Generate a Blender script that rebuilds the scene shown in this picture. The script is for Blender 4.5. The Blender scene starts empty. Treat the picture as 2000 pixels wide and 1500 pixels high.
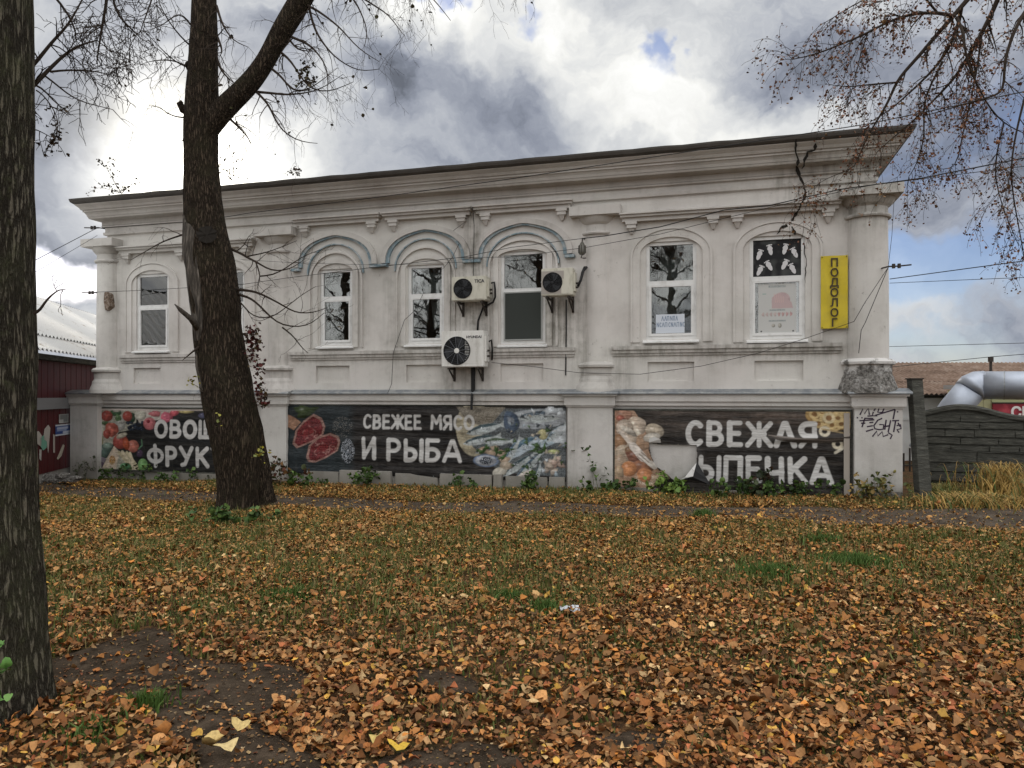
import bpy, bmesh, math, random
import numpy as np
from mathutils import Vector, Matrix, noise as mnoise

# ------------------------------------------------------------------ camera, light, exposure
SC = bpy.context.scene
COL = SC.collection
PI = math.pi
F, HOR, EYE = 1444.0, 770.0, 1.7           # focal length and horizon of the photograph in its pixels, eye height in metres

cam_d = bpy.data.cameras.new('camera')
cam = bpy.data.objects.new('camera', cam_d); COL.objects.link(cam)
cam.location = (0, 0, EYE); cam.rotation_euler = (PI / 2, 0, 0)
cam_d.sensor_width = 36; cam_d.lens = 36 * F / 2000; cam_d.shift_y = 0.01
cam_d.clip_start = 0.05; cam_d.clip_end = 3000
SC.camera = cam

SUN_AZ, SUN_EL = math.radians(-23.5), math.radians(15.5)      # behind the house, left
sd = bpy.data.lights.new('sun', 'SUN'); sd.energy = 1.2; sd.angle = math.radians(12); sd.color = (1, .9, .76)
sun = bpy.data.objects.new('sun', sd); COL.objects.link(sun)
sdir = Vector((math.sin(SUN_AZ) * math.cos(SUN_EL), math.cos(SUN_AZ) * math.cos(SUN_EL), math.sin(SUN_EL)))
sun.rotation_euler = sdir.to_track_quat('Z', 'Y').to_euler(); sun.location = (0, 0, 30)

SC.view_settings.view_transform = 'Standard'; SC.view_settings.look = 'None'
SC.view_settings.gamma = 1; SC.view_settings.use_curve_mapping = False
SC.view_settings.exposure = 0.55
SC.render.engine = 'CYCLES'
SC.cycles.max_bounces = 6; SC.cycles.transparent_max_bounces = 12
SC.cycles.use_denoising = True

W = bpy.data.worlds.new('World'); SC.world = W; W.use_nodes = True
class NT:
    """small node-tree writer"""
    def __init__(s, tree): s.t = tree; s.n = tree.nodes; s.l = tree.links
    def new(s, typ, **kw):
        n = s.n.new(typ)
        for k, v in kw.items(): setattr(n, k, v)
        return n
    def put(s, sock, v):
        if isinstance(v, bpy.types.NodeSocket): s.l.new(v, sock)
        elif v is not None:
            try: sock.default_value = v
            except Exception: sock.default_value = (*v, 1.0) if len(v) == 3 else v
    def math(s, op, a, b=None, c=None, clamp=False):
        n = s.new('ShaderNodeMath', operation=op, use_clamp=clamp)
        s.put(n.inputs[0], a)
        if b is not None: s.put(n.inputs[1], b)
        if c is not None: s.put(n.inputs[2], c)
        return n.outputs[0]
    def vmath(s, op, a, b=None, scale=None):
        n = s.new('ShaderNodeVectorMath', operation=op)
        s.put(n.inputs[0], a)
        if b is not None: s.put(n.inputs[1], b)
        if scale is not None: s.put(n.inputs['Scale'], scale)
        return n.outputs['Value'] if op in ('DOT_PRODUCT', 'LENGTH', 'DISTANCE') else n.outputs[0]
    def noise(s, vec, scale, detail=4, rough=.55, dist=0, out='Fac'):
        n = s.new('ShaderNodeTexNoise'); s.put(n.inputs['Vector'], vec)
        n.inputs['Scale'].default_value = scale; n.inputs['Detail'].default_value = detail
        n.inputs['Roughness'].default_value = rough; n.inputs['Distortion'].default_value = dist
        return n.outputs[out]
    def ramp(s, fac, stops, interp='LINEAR'):
        n = s.new('ShaderNodeValToRGB'); cr = n.color_ramp; cr.interpolation = interp
        while len(cr.elements) > 1: cr.elements.remove(cr.elements[-1])
        for i, (p, c) in enumerate(stops):
            e = cr.elements[0] if i == 0 else cr.elements.new(p)
            e.position = p
            e.color = (c, c, c, 1) if isinstance(c, (int, float)) else (*c, 1)
        s.put(n.inputs[0], fac); return n.outputs[0]
    def mix(s, fac, a, b, blend='MIX'):
        n = s.new('ShaderNodeMix', data_type='RGBA', blend_type=blend)
        s.put(n.inputs[0], fac); s.put(n.inputs[6], a); s.put(n.inputs[7], b); return n.outputs[2]
    def xyz(s, v):
        n = s.new('ShaderNodeSeparateXYZ'); s.put(n.inputs[0], v); return n.outputs
    def comb(s, x, y, z):
        n = s.new('ShaderNodeCombineXYZ')
        for i, v in enumerate((x, y, z)): s.put(n.inputs[i], v)
        return n.outputs[0]
    def maprange(s, v, a, b, c=0., d=1., interp='SMOOTHSTEP'):
        n = s.new('ShaderNodeMapRange', interpolation_type=interp)
        s.put(n.inputs[0], v)
        for i, q in enumerate((a, b, c, d)): n.inputs[i + 1].default_value = q
        return n.outputs[0]

def build_sky():
    t = NT(W.node_tree); t.n.clear()
    d = t.new('ShaderNodeTexCoord').outputs['Generated']
    # wispy distortion of the direction, then azimuth and elevation of that direction
    w1 = t.vmath('SUBTRACT', t.noise(d, 3.2, 5, .6, out='Color'), (.5, .5, .5))
    w2 = t.vmath('SUBTRACT', t.noise(d, 11., 5, .6, out='Color'), (.5, .5, .5))
    dd = t.vmath('ADD', t.vmath('ADD', d, t.vmath('SCALE', w1, scale=.30)), t.vmath('SCALE', w2, scale=.10))
    dd = t.vmath('NORMALIZE', dd)
    x, y, z = t.xyz(dd)
    az = t.math('ARCTAN2', x, y); el = t.math('ARCSINE', z)
    def ang(px, py):
        a = math.atan((px - 1000) / F); return a, math.atan((HOR - py) / F * math.cos(a))
    def blob(px, py, rx, ry, rot=0):
        a0, e0 = ang(px, py); c, s_ = math.cos(rot), math.sin(rot)
        da = t.math('SUBTRACT', az, a0); de = t.math('SUBTRACT', el, e0)
        u = t.math('ADD', t.math('MULTIPLY', da, c * F / rx), t.math('MULTIPLY', de, s_ * F / rx))
        v = t.math('ADD', t.math('MULTIPLY', da, -s_ * F / ry), t.math('MULTIPLY', de, c * F / ry))
        r2 = t.math('ADD', t.math('MULTIPLY', u, u), t.math('MULTIPLY', v, v))
        return t.math('EXPONENT', t.math('MULTIPLY', r2, -1.0))
    sx = t.vmath('MULTIPLY', dd, (1, 1, 1.9))
    base = t.noise(sx, 2.6, 8, .58)
    fine = t.noise(sx, 8.5, 6, .6)
    b = t.math('ADD', t.maprange(base, .34, .66, .16, .40), t.math('MULTIPLY', t.math('SUBTRACT', fine, .5), .30))
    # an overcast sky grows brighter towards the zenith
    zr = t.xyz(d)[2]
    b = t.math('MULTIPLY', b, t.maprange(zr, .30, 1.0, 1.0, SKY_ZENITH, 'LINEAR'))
    # front-lit clouds opposite the sun, out of view, brightened to light the facade
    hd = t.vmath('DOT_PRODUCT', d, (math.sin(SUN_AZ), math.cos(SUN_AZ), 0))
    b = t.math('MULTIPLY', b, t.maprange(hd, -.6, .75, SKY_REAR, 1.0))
    for px, py, rx, ry, k in SKY_BLOBS:
        b = t.math('ADD', b, t.math('MULTIPLY', blob(px, py, rx, ry), k * .62))
    b = t.math('MAXIMUM', b, .105)
    tint = t.ramp(b, [(0.0, (.80, .92, 1.18)), (.22, (.86, .94, 1.14)), (.42, (.97, 1.0, 1.04)), (.62, (1.0, 1.0, .97)), (1., (1.0, 1.0, 1.0))])
    cloud = t.mix(1, tint, b, 'MULTIPLY')
    sk = t.new('ShaderNodeTexSky', sky_type='NISHITA', sun_disc=False)
    sk.sun_elevation = SUN_EL; sk.sun_rotation = SUN_AZ; sk.air_density = 1.0; sk.dust_density = .6; sk.ozone_density = 2.
    blue = t.mix(1, t.vmath('SCALE', sk.outputs[0], scale=.072), (.92, .97, 1.28), 'MULTIPLY')
    g = None
    for px, py, rx, ry, k in SKY_GAPS:
        q = t.math('MULTIPLY', blob(px, py, rx, ry), k)
        g = q if g is None else t.math('MAXIMUM', g, q)
    g = t.math('ADD', g, t.math('MULTIPLY', t.math('SUBTRACT', fine, .5), .9))
    g = t.maprange(g, .30, .85, 0, .74)
    col = t.mix(g, cloud, blue)
    # glow of the veiled sun
    sdn = t.vmath('DOT_PRODUCT', d, tuple(sdir))
    glow = t.math('ADD', t.math('MULTIPLY', t.math('POWER', t.math('MAXIMUM', sdn, 0), 420.), 3.4),
                  t.math('MULTIPLY', t.math('POWER', t.math('MAXIMUM', sdn, 0), 70.), .15))
    glow = t.math('MULTIPLY', glow, t.maprange(base, .25, .62, .55, 1.2))
    col = t.mix(1, col, t.mix(1, (1, .95, .82), glow, 'MULTIPLY'), 'ADD')
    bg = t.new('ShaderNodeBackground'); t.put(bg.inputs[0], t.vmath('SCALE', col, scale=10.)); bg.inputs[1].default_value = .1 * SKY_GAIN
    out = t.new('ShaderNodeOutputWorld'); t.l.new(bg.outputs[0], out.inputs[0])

SKY_GAIN = 1.0
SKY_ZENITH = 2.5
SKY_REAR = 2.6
SKY_BLOBS = [(960, 205, 240, 85, -.34), (760, 200, 110, 60, -.22), (1110, 260, 90, 50, -.2), (200, 60, 260, 120, -.16), (560, 120, 150, 120, -.14), (1520, 50, 190, 100, -.22), (600, 270, 110, 90, .34), (660, 140, 80, 60, .28), (1440, 190, 60, 60, .05),
             (150, 210, 130, 40, -.12), (1900, 450, 160, 60, .06), (1900, 600, 200, 90, .16), (1270, 140, 200, 120, .44), (860, 80, 90, 60, .44), (1390, 265, 170, 55, .44), (1110, 60, 120, 60, .36),
             (1620, 290, 90, 70, .20), (290, 300, 110, 60, .42), (500, 305, 70, 50, .42), (120, 340, 70, 55, .22), (1840, 615, 130, 30, .10), (120, 420, 90, 26, .22)]
SKY_GAPS = [(115, 540, 150, 60, 1.15), (1285, 75, 32, 60, .95), (1850, 570, 260, 85, .95), (1830, 330, 240, 70, .55), (890, 40, 40, 26, .8), (1040, 48, 40, 24, .7), (1960, 250, 160, 120, .6), (1800, 690, 260, 50, .75)]
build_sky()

# ------------------------------------------------------------------ helpers
rng = np.random.default_rng(7)
random.seed(11)

def lin(*c):
    """sRGB 0..255 to linear"""
    return tuple(((v / 255) / 12.92 if v / 255 <= .04045 else ((v / 255 + .055) / 1.055) ** 2.4) for v in c)

class MB:
    def __init__(s): s.v = []; s.f = []; s.c = []
    def add(s, vs, fs, col=None):
        o = len(s.v); s.v.extend([tuple(p) for p in vs]); s.f.extend([tuple(i + o for i in f) for f in fs])
        s.c.extend([col] * len(fs))
    def box(s, x0, x1, y0, y1, z0, z1, col=None, taper=0):
        t = taper
        s.add([(x0, y0, z0), (x1, y0, z0), (x1, y1, z0), (x0, y1, z0), (x0 + t, y0 + t, z1), (x1 - t, y0 + t, z1), (x1 - t, y1 - t, z1), (x0 + t, y1 - t, z1)],
              [(0, 3, 2, 1), (4, 5, 6, 7), (0, 1, 5, 4), (1, 2, 6, 5), (2, 3, 7, 6), (3, 0, 4, 7)], col)
    def tube(s, pts, rad, n=6, col=None, cap=True, up=None):
        pts = [Vector(p) for p in pts]
        if isinstance(rad, (int, float)): rad = [rad] * len(pts)
        vs, fs = [], []
        prev = None
        for i, p in enumerate(pts):
            d = (pts[min(i + 1, len(pts) - 1)] - pts[max(i - 1, 0)])
            if d.length < 1e-9: d = Vector((0, 0, 1))
            d.normalize()
            a = prev if prev is not None else (Vector((0, 0, 1)) if abs(d.z) < .9 else Vector((1, 0, 0)))
            a = a - d * a.dot(d)
            if a.length < 1e-6: a = d.orthogonal()
            a.normalize(); prev = a; b = d.cross(a)
            for k in range(n):
                th = 2 * PI * k / n
                vs.append(p + (a * math.cos(th) + b * math.sin(th)) * rad[i])
        for i in range(len(pts) - 1):
            for k in range(n):
                k2 = (k + 1) % n
                fs.append((i * n + k, i * n + k2, (i + 1) * n + k2, (i + 1) * n + k))
        if cap and n > 3:
            fs.append(tuple(range(n - 1, -1, -1))); fs.append(tuple((len(pts) - 1) * n + k for k in range(n)))
        s.add(vs, fs, col)
    def grid(s, P, col=None, skip=None):
        """P[i][j] points"""
        r, c = len(P), len(P[0])
        vs = [p for row in P for p in row]
        fs = [(i * c + j, i * c + j + 1, (i + 1) * c + j + 1, (i + 1) * c + j) for i in range(r - 1) for j in range(c - 1) if not (skip and skip(i, j))]
        s.add(vs, fs, col)
    def prism(s, poly, y0, y1, col=None):
        """poly in (x,z) counter-clockwise seen from -y; extruded y0 (front) .. y1 (back)"""
        n = len(poly)
        vs = [(x, y0, z) for x, z in poly] + [(x, y1, z) for x, z in poly]
        fs = [tuple(range(n)), tuple(range(2 * n - 1, n - 1, -1))] + [(i, i + n, (i + 1) % n + n, (i + 1) % n) for i in range(n)]
        s.add(vs, fs, col)
    def build(s, name, mat, parent=None, smooth=False, matrix=None, flip=True):
        me = bpy.data.meshes.new(name)
        me.from_pydata(s.v, [], s.f)
        if any(c is not None for c in s.c):
            at = me.color_attributes.new('Col', 'FLOAT_COLOR', 'CORNER')
            arr = np.ones((len(me.loops), 4), np.float32)
            cnt = np.array([len(f) for f in s.f]); cc = np.array([(c if c is not None else (1, 1, 1)) for c in s.c], np.float32)
            arr[:, :3] = np.repeat(cc, cnt, axis=0)
            at.data.foreach_set('color', arr.ravel())
        if flip:
            bm = bmesh.new(); bm.from_mesh(me); bmesh.ops.recalc_face_normals(bm, faces=bm.faces); bm.to_mesh(me); bm.free()
        if smooth: me.shade_smooth() if hasattr(me, 'shade_smooth') else None
        return link(name, me, mat, parent, matrix)

def link(name, me, mat, parent=None, matrix=None):
    o = bpy.data.objects.new(name, me); COL.objects.link(o)
    if mat is not None and not me.materials: me.materials.append(mat)
    if parent is not None: o.parent = parent
    if matrix is not None: o.matrix_local = matrix
    return o

def np_mesh(name, V, FA, mat, parent=None, colors=None, smooth=False):
    """V (n,3), FA (m,k) same-sized faces, colors per vertex (n,3)"""
    me = bpy.data.meshes.new(name)
    m, k = FA.shape
    me.vertices.add(len(V)); me.vertices.foreach_set('co', np.asarray(V, np.float32).ravel())
    me.loops.add(m * k); me.loops.foreach_set('vertex_index', FA.astype(np.int32).ravel())
    me.polygons.add(m); me.polygons.foreach_set('loop_start', np.arange(0, m * k, k, dtype=np.int32))
    me.polygons.foreach_set('loop_total', np.full(m, k, np.int32))
    if smooth: me.polygons.foreach_set('use_smooth', np.ones(m, bool))
    me.update(calc_edges=True)
    if colors is not None:
        at = me.color_attributes.new('Col', 'FLOAT_COLOR', 'POINT')
        arr = np.ones((len(V), 4), np.float32); arr[:, :3] = colors
        at.data.foreach_set('color', arr.ravel())
    return link(name, me, mat, parent)

def empty(name, loc=(0, 0, 0), rz=0, matrix=None):
    o = bpy.data.objects.new(name, None); COL.objects.link(o); o.empty_display_size = .2
    if matrix is not None: o.matrix_world = matrix
    else: o.location = loc; o.rotation_euler = (0, 0, rz)
    return o
def tag(o, label=None, cat=None, group=None, kind=None):
    for k, v in (('label', label), ('category', cat), ('group', group), ('kind', kind)):
        if v: o[k] = v
    return o
def children(o): return [c for c in bpy.data.objects if c.parent == o]
def copy_tree(o, parent=None, mw=None):
    c = o.copy(); COL.objects.link(c)
    if parent is not None: c.parent = parent
    for ch in list(o.children): copy_tree(ch, c)
    return c
def pix(px, py, d): return Vector(((px - 1000) / F * d, d, EYE + (HOR - py) / F * d))

# facade frame: local x runs along the front, local y into the house, z up
A = np.array([-9.92, 16.56]); B = np.array([6.357, 12.0])
LEN = float(np.hypot(*(B - A))); TX, TY = (B - A) / LEN; NX, NY = TY, -TX
HM = Matrix.Translation((A[0], A[1], 0)) @ Matrix.Rotation(math.atan2(TY, TX), 4, 'Z')
def P(px, py, o=0.):
    """where the sight line measured in the photograph meets the plane o metres in front of the facade: (s, z)"""
    rx = (px - 1000) / F; ax, ay = A[0] + o * NX, A[1] + o * NY
    s = (rx * ay - ax) / (TX - rx * TY); d = ay + s * TY
    return s, EYE + (HOR - py) / F * d
def S(px, o=0.): return P(px, HOR, o)[0]
def facade_matrix(s, o, z): return HM @ Matrix.Translation((s, -o, z))

def gz(x, y):
    """height of the ground"""
    x = np.asarray(x, float); y = np.asarray(y, float)
    t = np.clip((y - 4) / 7, 0, 1); t = t * t * (3 - 2 * t)
    base = .0095 * (np.clip(x, -14, 10) - 6) * t
    b = .018 * np.sin(x * 1.3 + 1.1 * np.sin(y * .7)) * np.sin(y * 1.1 + .5) + .010 * np.sin(x * 3.1 + y * 1.7) + .008 * np.sin(y * 4.3 - x * 1.2 + 1)
    fade = np.clip((y + 60) / 62, 0, 1) * np.clip((40 - np.abs(x)) / 20, 0, 1) * np.clip((45 - y) / 20, 0, 1)
    return base * np.clip((45 - y) / 20, 0, 1) + b * fade
def gzf(x, y): return float(gz(x, y))

# ------------------------------------------------------------------ materials
def mat(name, col, rough=.8, metal=0., spec=.3, fn=None, attr=False):
    m = bpy.data.materials.new(name); m.use_nodes = True
    t = NT(m.node_tree); bs = t.n['Principled BSDF']
    bs.inputs['Base Color'].default_value = (*col, 1); bs.inputs['Roughness'].default_value = rough
    bs.inputs['Metallic'].default_value = metal; bs.inputs['Specular IOR Level'].default_value = spec
    if attr:
        a = t.new('ShaderNodeAttribute', attribute_name='Col'); t.l.new(a.outputs['Color'], bs.inputs['Base Color'])
    if fn: fn(t, bs)
    return m
def obc(t): return t.new('ShaderNodeTexCoord').outputs['Object']
def bump(t, bs, h, strength=.3, dist=.02):
    n = t.new('ShaderNodeBump'); n.inputs['Strength'].default_value = strength; n.inputs['Distance'].default_value = dist
    t.put(n.inputs['Height'], h); t.l.new(n.outputs[0], bs.inputs['Normal'])

def plaster_fn(base, dirt, green=0., low=0.):
    def fn(t, bs):
        p = obc(t)
        x, y, z = t.xyz(p)
        n1 = t.noise(p, .9, 6, .6); n2 = t.noise(p, 6., 6, .65); n3 = t.noise(p, 38., 3, .6)
        streak = t.noise(t.vmath('MULTIPLY', p, (7, 7, .45)), 1.5, 5, .65)
        f = t.math('ADD', t.math('MULTIPLY', t.maprange(n1, .40, .70), .50), t.math('MULTIPLY', t.maprange(streak, .5, .8), .22))
        f = t.math('ADD', f, t.math('MULTIPLY', t.maprange(n2, .5, .75), .22), clamp=True)
        c = t.mix(t.maprange(t.noise(p, .55, 3, .5), .4, .62, 0, .55), base, tuple(v * k for v, k in zip(base, (.97, 1.0, .98))))
        c = t.mix(f, c, dirt)
        # flaked spots where the limewash has come off
        fl = t.math('MULTIPLY', t.maprange(t.noise(p, 11, 7, .72), .615, .64), t.maprange(t.noise(p, 1.3, 3), .48, .62))
        c = t.mix(t.math('MULTIPLY', fl, .55), c, (.27, .245, .22))
        # green-brown stains that run down under the air conditioners and pipes, and grime along ledges
        st = None
        for s0, s1, z0, z1, k in STAINS:
            mx = t.math('MULTIPLY', t.maprange(x, s0 - .18, s0 + .12), t.maprange(x, s1 - .12, s1 + .18, 1, 0))
            mz = t.math('MULTIPLY', t.maprange(z, z0 - .35, z0 + .25), t.maprange(z, z1 - .12, z1 + .12, 1, 0))
            q = t.math('MULTIPLY', t.math('MULTIPLY', mx, mz), k)
            st = q if st is None else t.math('MAXIMUM', st, q)
        sf = t.math('MULTIPLY', st, t.maprange(t.math('ADD', t.math('MULTIPLY', streak, .6), t.math('MULTIPLY', n2, .4)), .40, .62, .1, 1.))
        c = t.mix(sf, c, (.075, .07, .043))
        # damp band low on the plinth
        lz = t.math('ADD', z, t.math('MULTIPLY', t.math('SUBTRACT', n2, .5), .8))
        c = t.mix(t.maprange(lz, .0, .5, .6, 0.), c, (.16, .15, .12))
        speck = t.maprange(n3, .68, .78, 0, .5)
        c = t.mix(speck, c, dirt)
        t.l.new(c, bs.inputs['Base Color'])
        bump(t, bs, t.math('ADD', t.math('MULTIPLY', n3, .5), n2), .35, .012)
    return fn
STAINS = [(9.05, 9.95, 2.9, 4.5, .55), (9.45, 9.65, 2.9, 5.2, .75), (10.85, 11.5, 2.5, 3.7, .6), (11.5, 11.7, 1.9, 3.9, .45), (8.9, 9.9, 1.6, 2.3, .35),
          (12.1, 16.1, 2.45, 2.56, .75), (5.6, 11.6, 2.45, 2.56, .5), (1.1, 4.8, 2.45, 2.56, .35), (7.7, 8.05, 2.0, 4.0, .22), (12.2, 12.5, 1.7, 2.5, .35), (16.0, 16.8, 4.5, 5.6, .5),
          (14.9, 16.6, 4.9, 5.7, .35), (6.9, 7.3, 2.3, 4.2, .16), (5.2, 5.7, 1.9, 4.6, .2), (1.2, 1.5, 2.0, 5.0, .15), (10.9, 11.6, .05, 1.4, .2), (0.2, .7, .0, 1.2, .2)]
WALL = (.615, .588, .560); DIRT = (.38, .357, .332)
M = {}
M['plaster'] = mat('plaster', WALL, .92, spec=.15, fn=plaster_fn(WALL, DIRT))
M['plaster_trim'] = mat('plaster_trim', (.555, .528, .503), .92, spec=.15, fn=plaster_fn((.555, .528, .503), (.26, .24, .22)))
M['plinth'] = mat('plinth_plaster', (.56, .538, .515), .92, spec=.15, fn=plaster_fn((.56, .538, .515), (.33, .31, .29)))
M['cornice'] = mat('cornice_plaster', (.50, .472, .445), .92, spec=.15, fn=plaster_fn((.50, .472, .445), (.28, .255, .23)))
def fn_blue(t, bs):
    p = obc(t); c = t.mix(t.maprange(t.noise(p, 9, 5, .65), .42, .64), (.20, .275, .315), (.40, .43, .44)); t.l.new(c, bs.inputs['Base Color'])
M['blue_trim'] = mat('faded_blue_paint', (.2, .25, .28), .85, fn=fn_blue)
def fn_flash(t, bs):
    p = obc(t); c = t.mix(t.maprange(t.noise(p, 5, 5, .65), .4, .65), (.20, .215, .23), (.33, .34, .34)); t.l.new(c, bs.inputs['Base Color'])
M['flashing'] = mat('zinc_flashing', (.25, .27, .29), .5, .5, fn=fn_flash)
def fn_roofm(t, bs):
    p = obc(t); c = t.mix(t.noise(p, 4, 4), (.05, .045, .04), (.12, .11, .10)); t.l.new(c, bs.inputs['Base Color'])
M['roof_metal'] = mat('old_roof_metal', (.08, .075, .07), .6, .3, fn=fn_roofm)
def fn_pvc(t, bs):
    p = obc(t); c = t.mix(t.maprange(t.noise(p, 6, 5, .6), .45, .75, 0, .5), (.70, .70, .69), (.44, .43, .40)); t.l.new(c, bs.inputs['Base Color'])
M['pvc'] = mat('white_window_plastic', (.8, .8, .79), .4, fn=fn_pvc)
def glass_mat():
    m = bpy.data.materials.new('window_glass'); m.use_nodes = True; t = NT(m.node_tree); t.n.clear()
    fr = t.new('ShaderNodeFresnel'); fr.inputs[0].default_value = 1.75
    f = t.math('ADD', fr.outputs[0], .13, clamp=True)
    p = obc(t); bn = t.new('ShaderNodeBump'); bn.inputs['Strength'].default_value = .035; bn.inputs['Distance'].default_value = .05
    t.put(bn.inputs['Height'], t.noise(p, 2.2, 2)); g = t.new('ShaderNodeBsdfGlossy'); g.inputs['Roughness'].default_value = .01
    t.l.new(bn.outputs[0], g.inputs['Normal'])
    tr = t.new('ShaderNodeBsdfTransparent'); tr.inputs[0].default_value = (.82, .86, .85, 1)
    mx = t.new('ShaderNodeMixShader'); t.put(mx.inputs[0], f); t.l.new(tr.outputs[0], mx.inputs[1]); t.l.new(g.outputs[0], mx.inputs[2])
    o = t.new('ShaderNodeOutputMaterial'); t.l.new(mx.outputs[0], o.inputs[0]); return m
M['glass'] = glass_mat()
M['interior'] = mat('dim_room_paint', (.16, .15, .14), .9)
M['crack'] = mat('crack_dark', (.02, .017, .014), 1.)
def fn_brick(t, bs):
    p = t.vmath('MULTIPLY', obc(t), (1, 1, 1)); n = t.noise(p, 22, 5, .7); c = t.ramp(n, [(.35, (.07, .055, .045)), (.5, (.20, .14, .10)), (.62, (.33, .29, .25))])
    t.l.new(c, bs.inputs['Base Color']); bump(t, bs, n, .9, .05)
M['rough_brick'] = mat('bare_crumbling_brick', (.2, .14, .1), .95, fn=fn_brick)
def fn_dim(t, bs):
    p = obc(t); n = t.noise(p, 18, 6, .7); c = t.ramp(n, [(.36, (.05, .047, .042)), (.5, (.17, .16, .145)), (.66, (.40, .38, .36))])
    t.l.new(c, bs.inputs['Base Color']); bump(t, bs, n, 1., .06)
M['rough_plaster'] = mat('crumbled_plaster', (.2, .19, .17), .95, fn=fn_dim)
def fn_broken(t, bs):
    p = obc(t); n = t.noise(p, 18, 6, .7); x, y, z = t.xyz(p); k = t.math('ADD', t.noise(p, 3.2, 6, .65), t.maprange(z, 1.75, 2.3, .12, -.10, 'LINEAR'))
    c = t.ramp(n, [(.36, (.06, .055, .05)), (.5, (.19, .18, .165)), (.66, (.40, .38, .36))]); m = t.maprange(k, .44, .56)
    t.l.new(t.mix(m, (.58, .565, .545), c), bs.inputs['Base Color']); bump(t, bs, t.math('MULTIPLY', n, m), 1., .06)
M['broken_plaster'] = mat('partly_fallen_plaster', (.3, .28, .26), .95, fn=fn_broken)
def fn_print(t, bs):
    a = t.new('ShaderNodeAttribute', attribute_name='Col').outputs['Color']; p = obc(t)
    d = t.maprange(t.noise(t.vmath('MULTIPLY', p, (3, 3, 1)), 2.2, 6, .65), .5, .8, 0, .16)
    t.l.new(t.mix(d, a, (.16, .15, .14)), bs.inputs['Base Color'])
    bump(t, bs, t.noise(t.vmath('MULTIPLY', p, (1, 1, 3.5)), 3.5, 3), .7, .04)
M['print'] = mat('printed_vinyl', (.1, .1, .1), .5, spec=.22, fn=fn_print)
M['paper'] = mat('printed_paper', (.1, .1, .1), .8, spec=.2, attr=True)
M['black'] = mat('black_rubber', (.012, .012, .013), .6)
M['dark_metal'] = mat('dark_rusty_metal', (.05, .042, .036), .65, .4)
M['white_metal'] = mat('white_enamel', (.68, .675, .645), .45, fn=lambda t, bs: t.l.new(t.mix(t.maprange(t.noise(t.vmath('MULTIPLY', obc(t), (3, 3, 1)), 4, 5, .65), .45, .75, 0, .6), (.69, .68, .65), (.42, .40, .35)), bs.inputs['Base Color']))
M['fan'] = mat('dark_fan_grille', (.022, .023, .026), .5)
M['fan_back'] = mat('fan_hollow', (.008, .008, .009), .8)
M['logo'] = mat('logo_print', (.03, .03, .035), .6)
M['logo_grey'] = mat('grey_logo_print', (.16, .16, .17), .6)
M['cable'] = mat('black_cable', (.018, .018, .018), .7)
M['ceramic'] = mat('glazed_ceramic', (.30, .29, .26), .25)
M['yellow'] = mat('yellow_vinyl', (.56, .43, .035), .5, fn=lambda t, bs: (t.l.new(t.mix(t.maprange(t.noise(obc(t), 5, 5, .6), .4, .7, 0, .5), (.58, .45, .03), (.42, .33, .05)), bs.inputs['Base Color']), bump(t, bs, t.noise(obc(t), 4, 3), .4, .03)))
M['letter_dark'] = mat('dark_letter_vinyl', (.05, .035, .02), .5)
M['letter_white'] = mat('white_letter_vinyl', (.75, .72, .70), .5)
def bark_fn(a, b, g, sc=1.):
    def fn(t, bs):
        p = obc(t); q = t.vmath('MULTIPLY', p, (sc, sc, .13 * sc))
        v = t.new('ShaderNodeTexVoronoi', feature='DISTANCE_TO_EDGE'); v.inputs['Scale'].default_value = 44
        w = t.vmath('ADD', q, t.vmath('SCALE', t.vmath('SUBTRACT', t.noise(q, 16, 5, .7, out='Color'), (.5, .5, .5)), scale=.085)); t.put(v.inputs['Vector'], w)
        e = t.maprange(v.outputs[0], .0, .28); n = t.noise(p, 14, 6, .7); n0 = t.noise(p, 2.2, 4, .6)
        c = t.mix(e, a, b); c = t.mix(t.maprange(n, .5, .72, 0, .7), c, g); c = t.mix(t.maprange(n0, .45, .7, 0, .45), c, g)
        n4 = t.noise(p, 70, 2); c = t.mix(t.maprange(n4, .72, .78, 0, .3), c, (.16, .16, .13))
        t.l.new(c, bs.inputs['Base Color']); bump(t, bs, t.math('ADD', e, t.math('MULTIPLY', n, .7)), .95, .03)
    return fn
M['bark'] = mat('grey_green_bark', (.06, .05, .035), .95, spec=.1, fn=bark_fn((.024, .020, .015), (.115, .102, .078), (.088, .092, .050)))
M['bark_dark'] = mat('dark_bark', (.05, .04, .03), .95, spec=.1, fn=bark_fn((.020, .015, .011), (.078, .058, .042), (.056, .050, .030), .8))
M['twig'] = mat('twig_bark', (.035, .026, .02), .9, spec=.1)
def fn_dead(t, bs):
    p = obc(t); n = t.noise(t.vmath('MULTIPLY', p, (6, 6, .9)), 4, 6, .65); c = t.ramp(n, [(.35, (.022, .018, .014)), (.52, (.065, .055, .045)), (.70, (.19, .165, .14))]); t.l.new(c, bs.inputs['Base Color']); bump(t, bs, n, .8, .03)
M['deadwood'] = mat('bare_grey_wood', (.15, .13, .1), .9, fn=fn_dead)
def fn_leaf(t, bs):
    a = t.new('ShaderNodeAttribute', attribute_name='Col').outputs['Color']
    n = t.noise(obc(t), 60, 3); t.l.new(t.mix(t.maprange(n, .4, .75, 0, .4), a, (.09, .045, .02)), bs.inputs['Base Color'])
M['leaf'] = mat('dry_leaf', (.2, .1, .04), .7, spec=.25, fn=fn_leaf)
M['foliage'] = mat('leaf_green', (.06, .1, .03), .6, spec=.25, attr=True)
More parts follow.
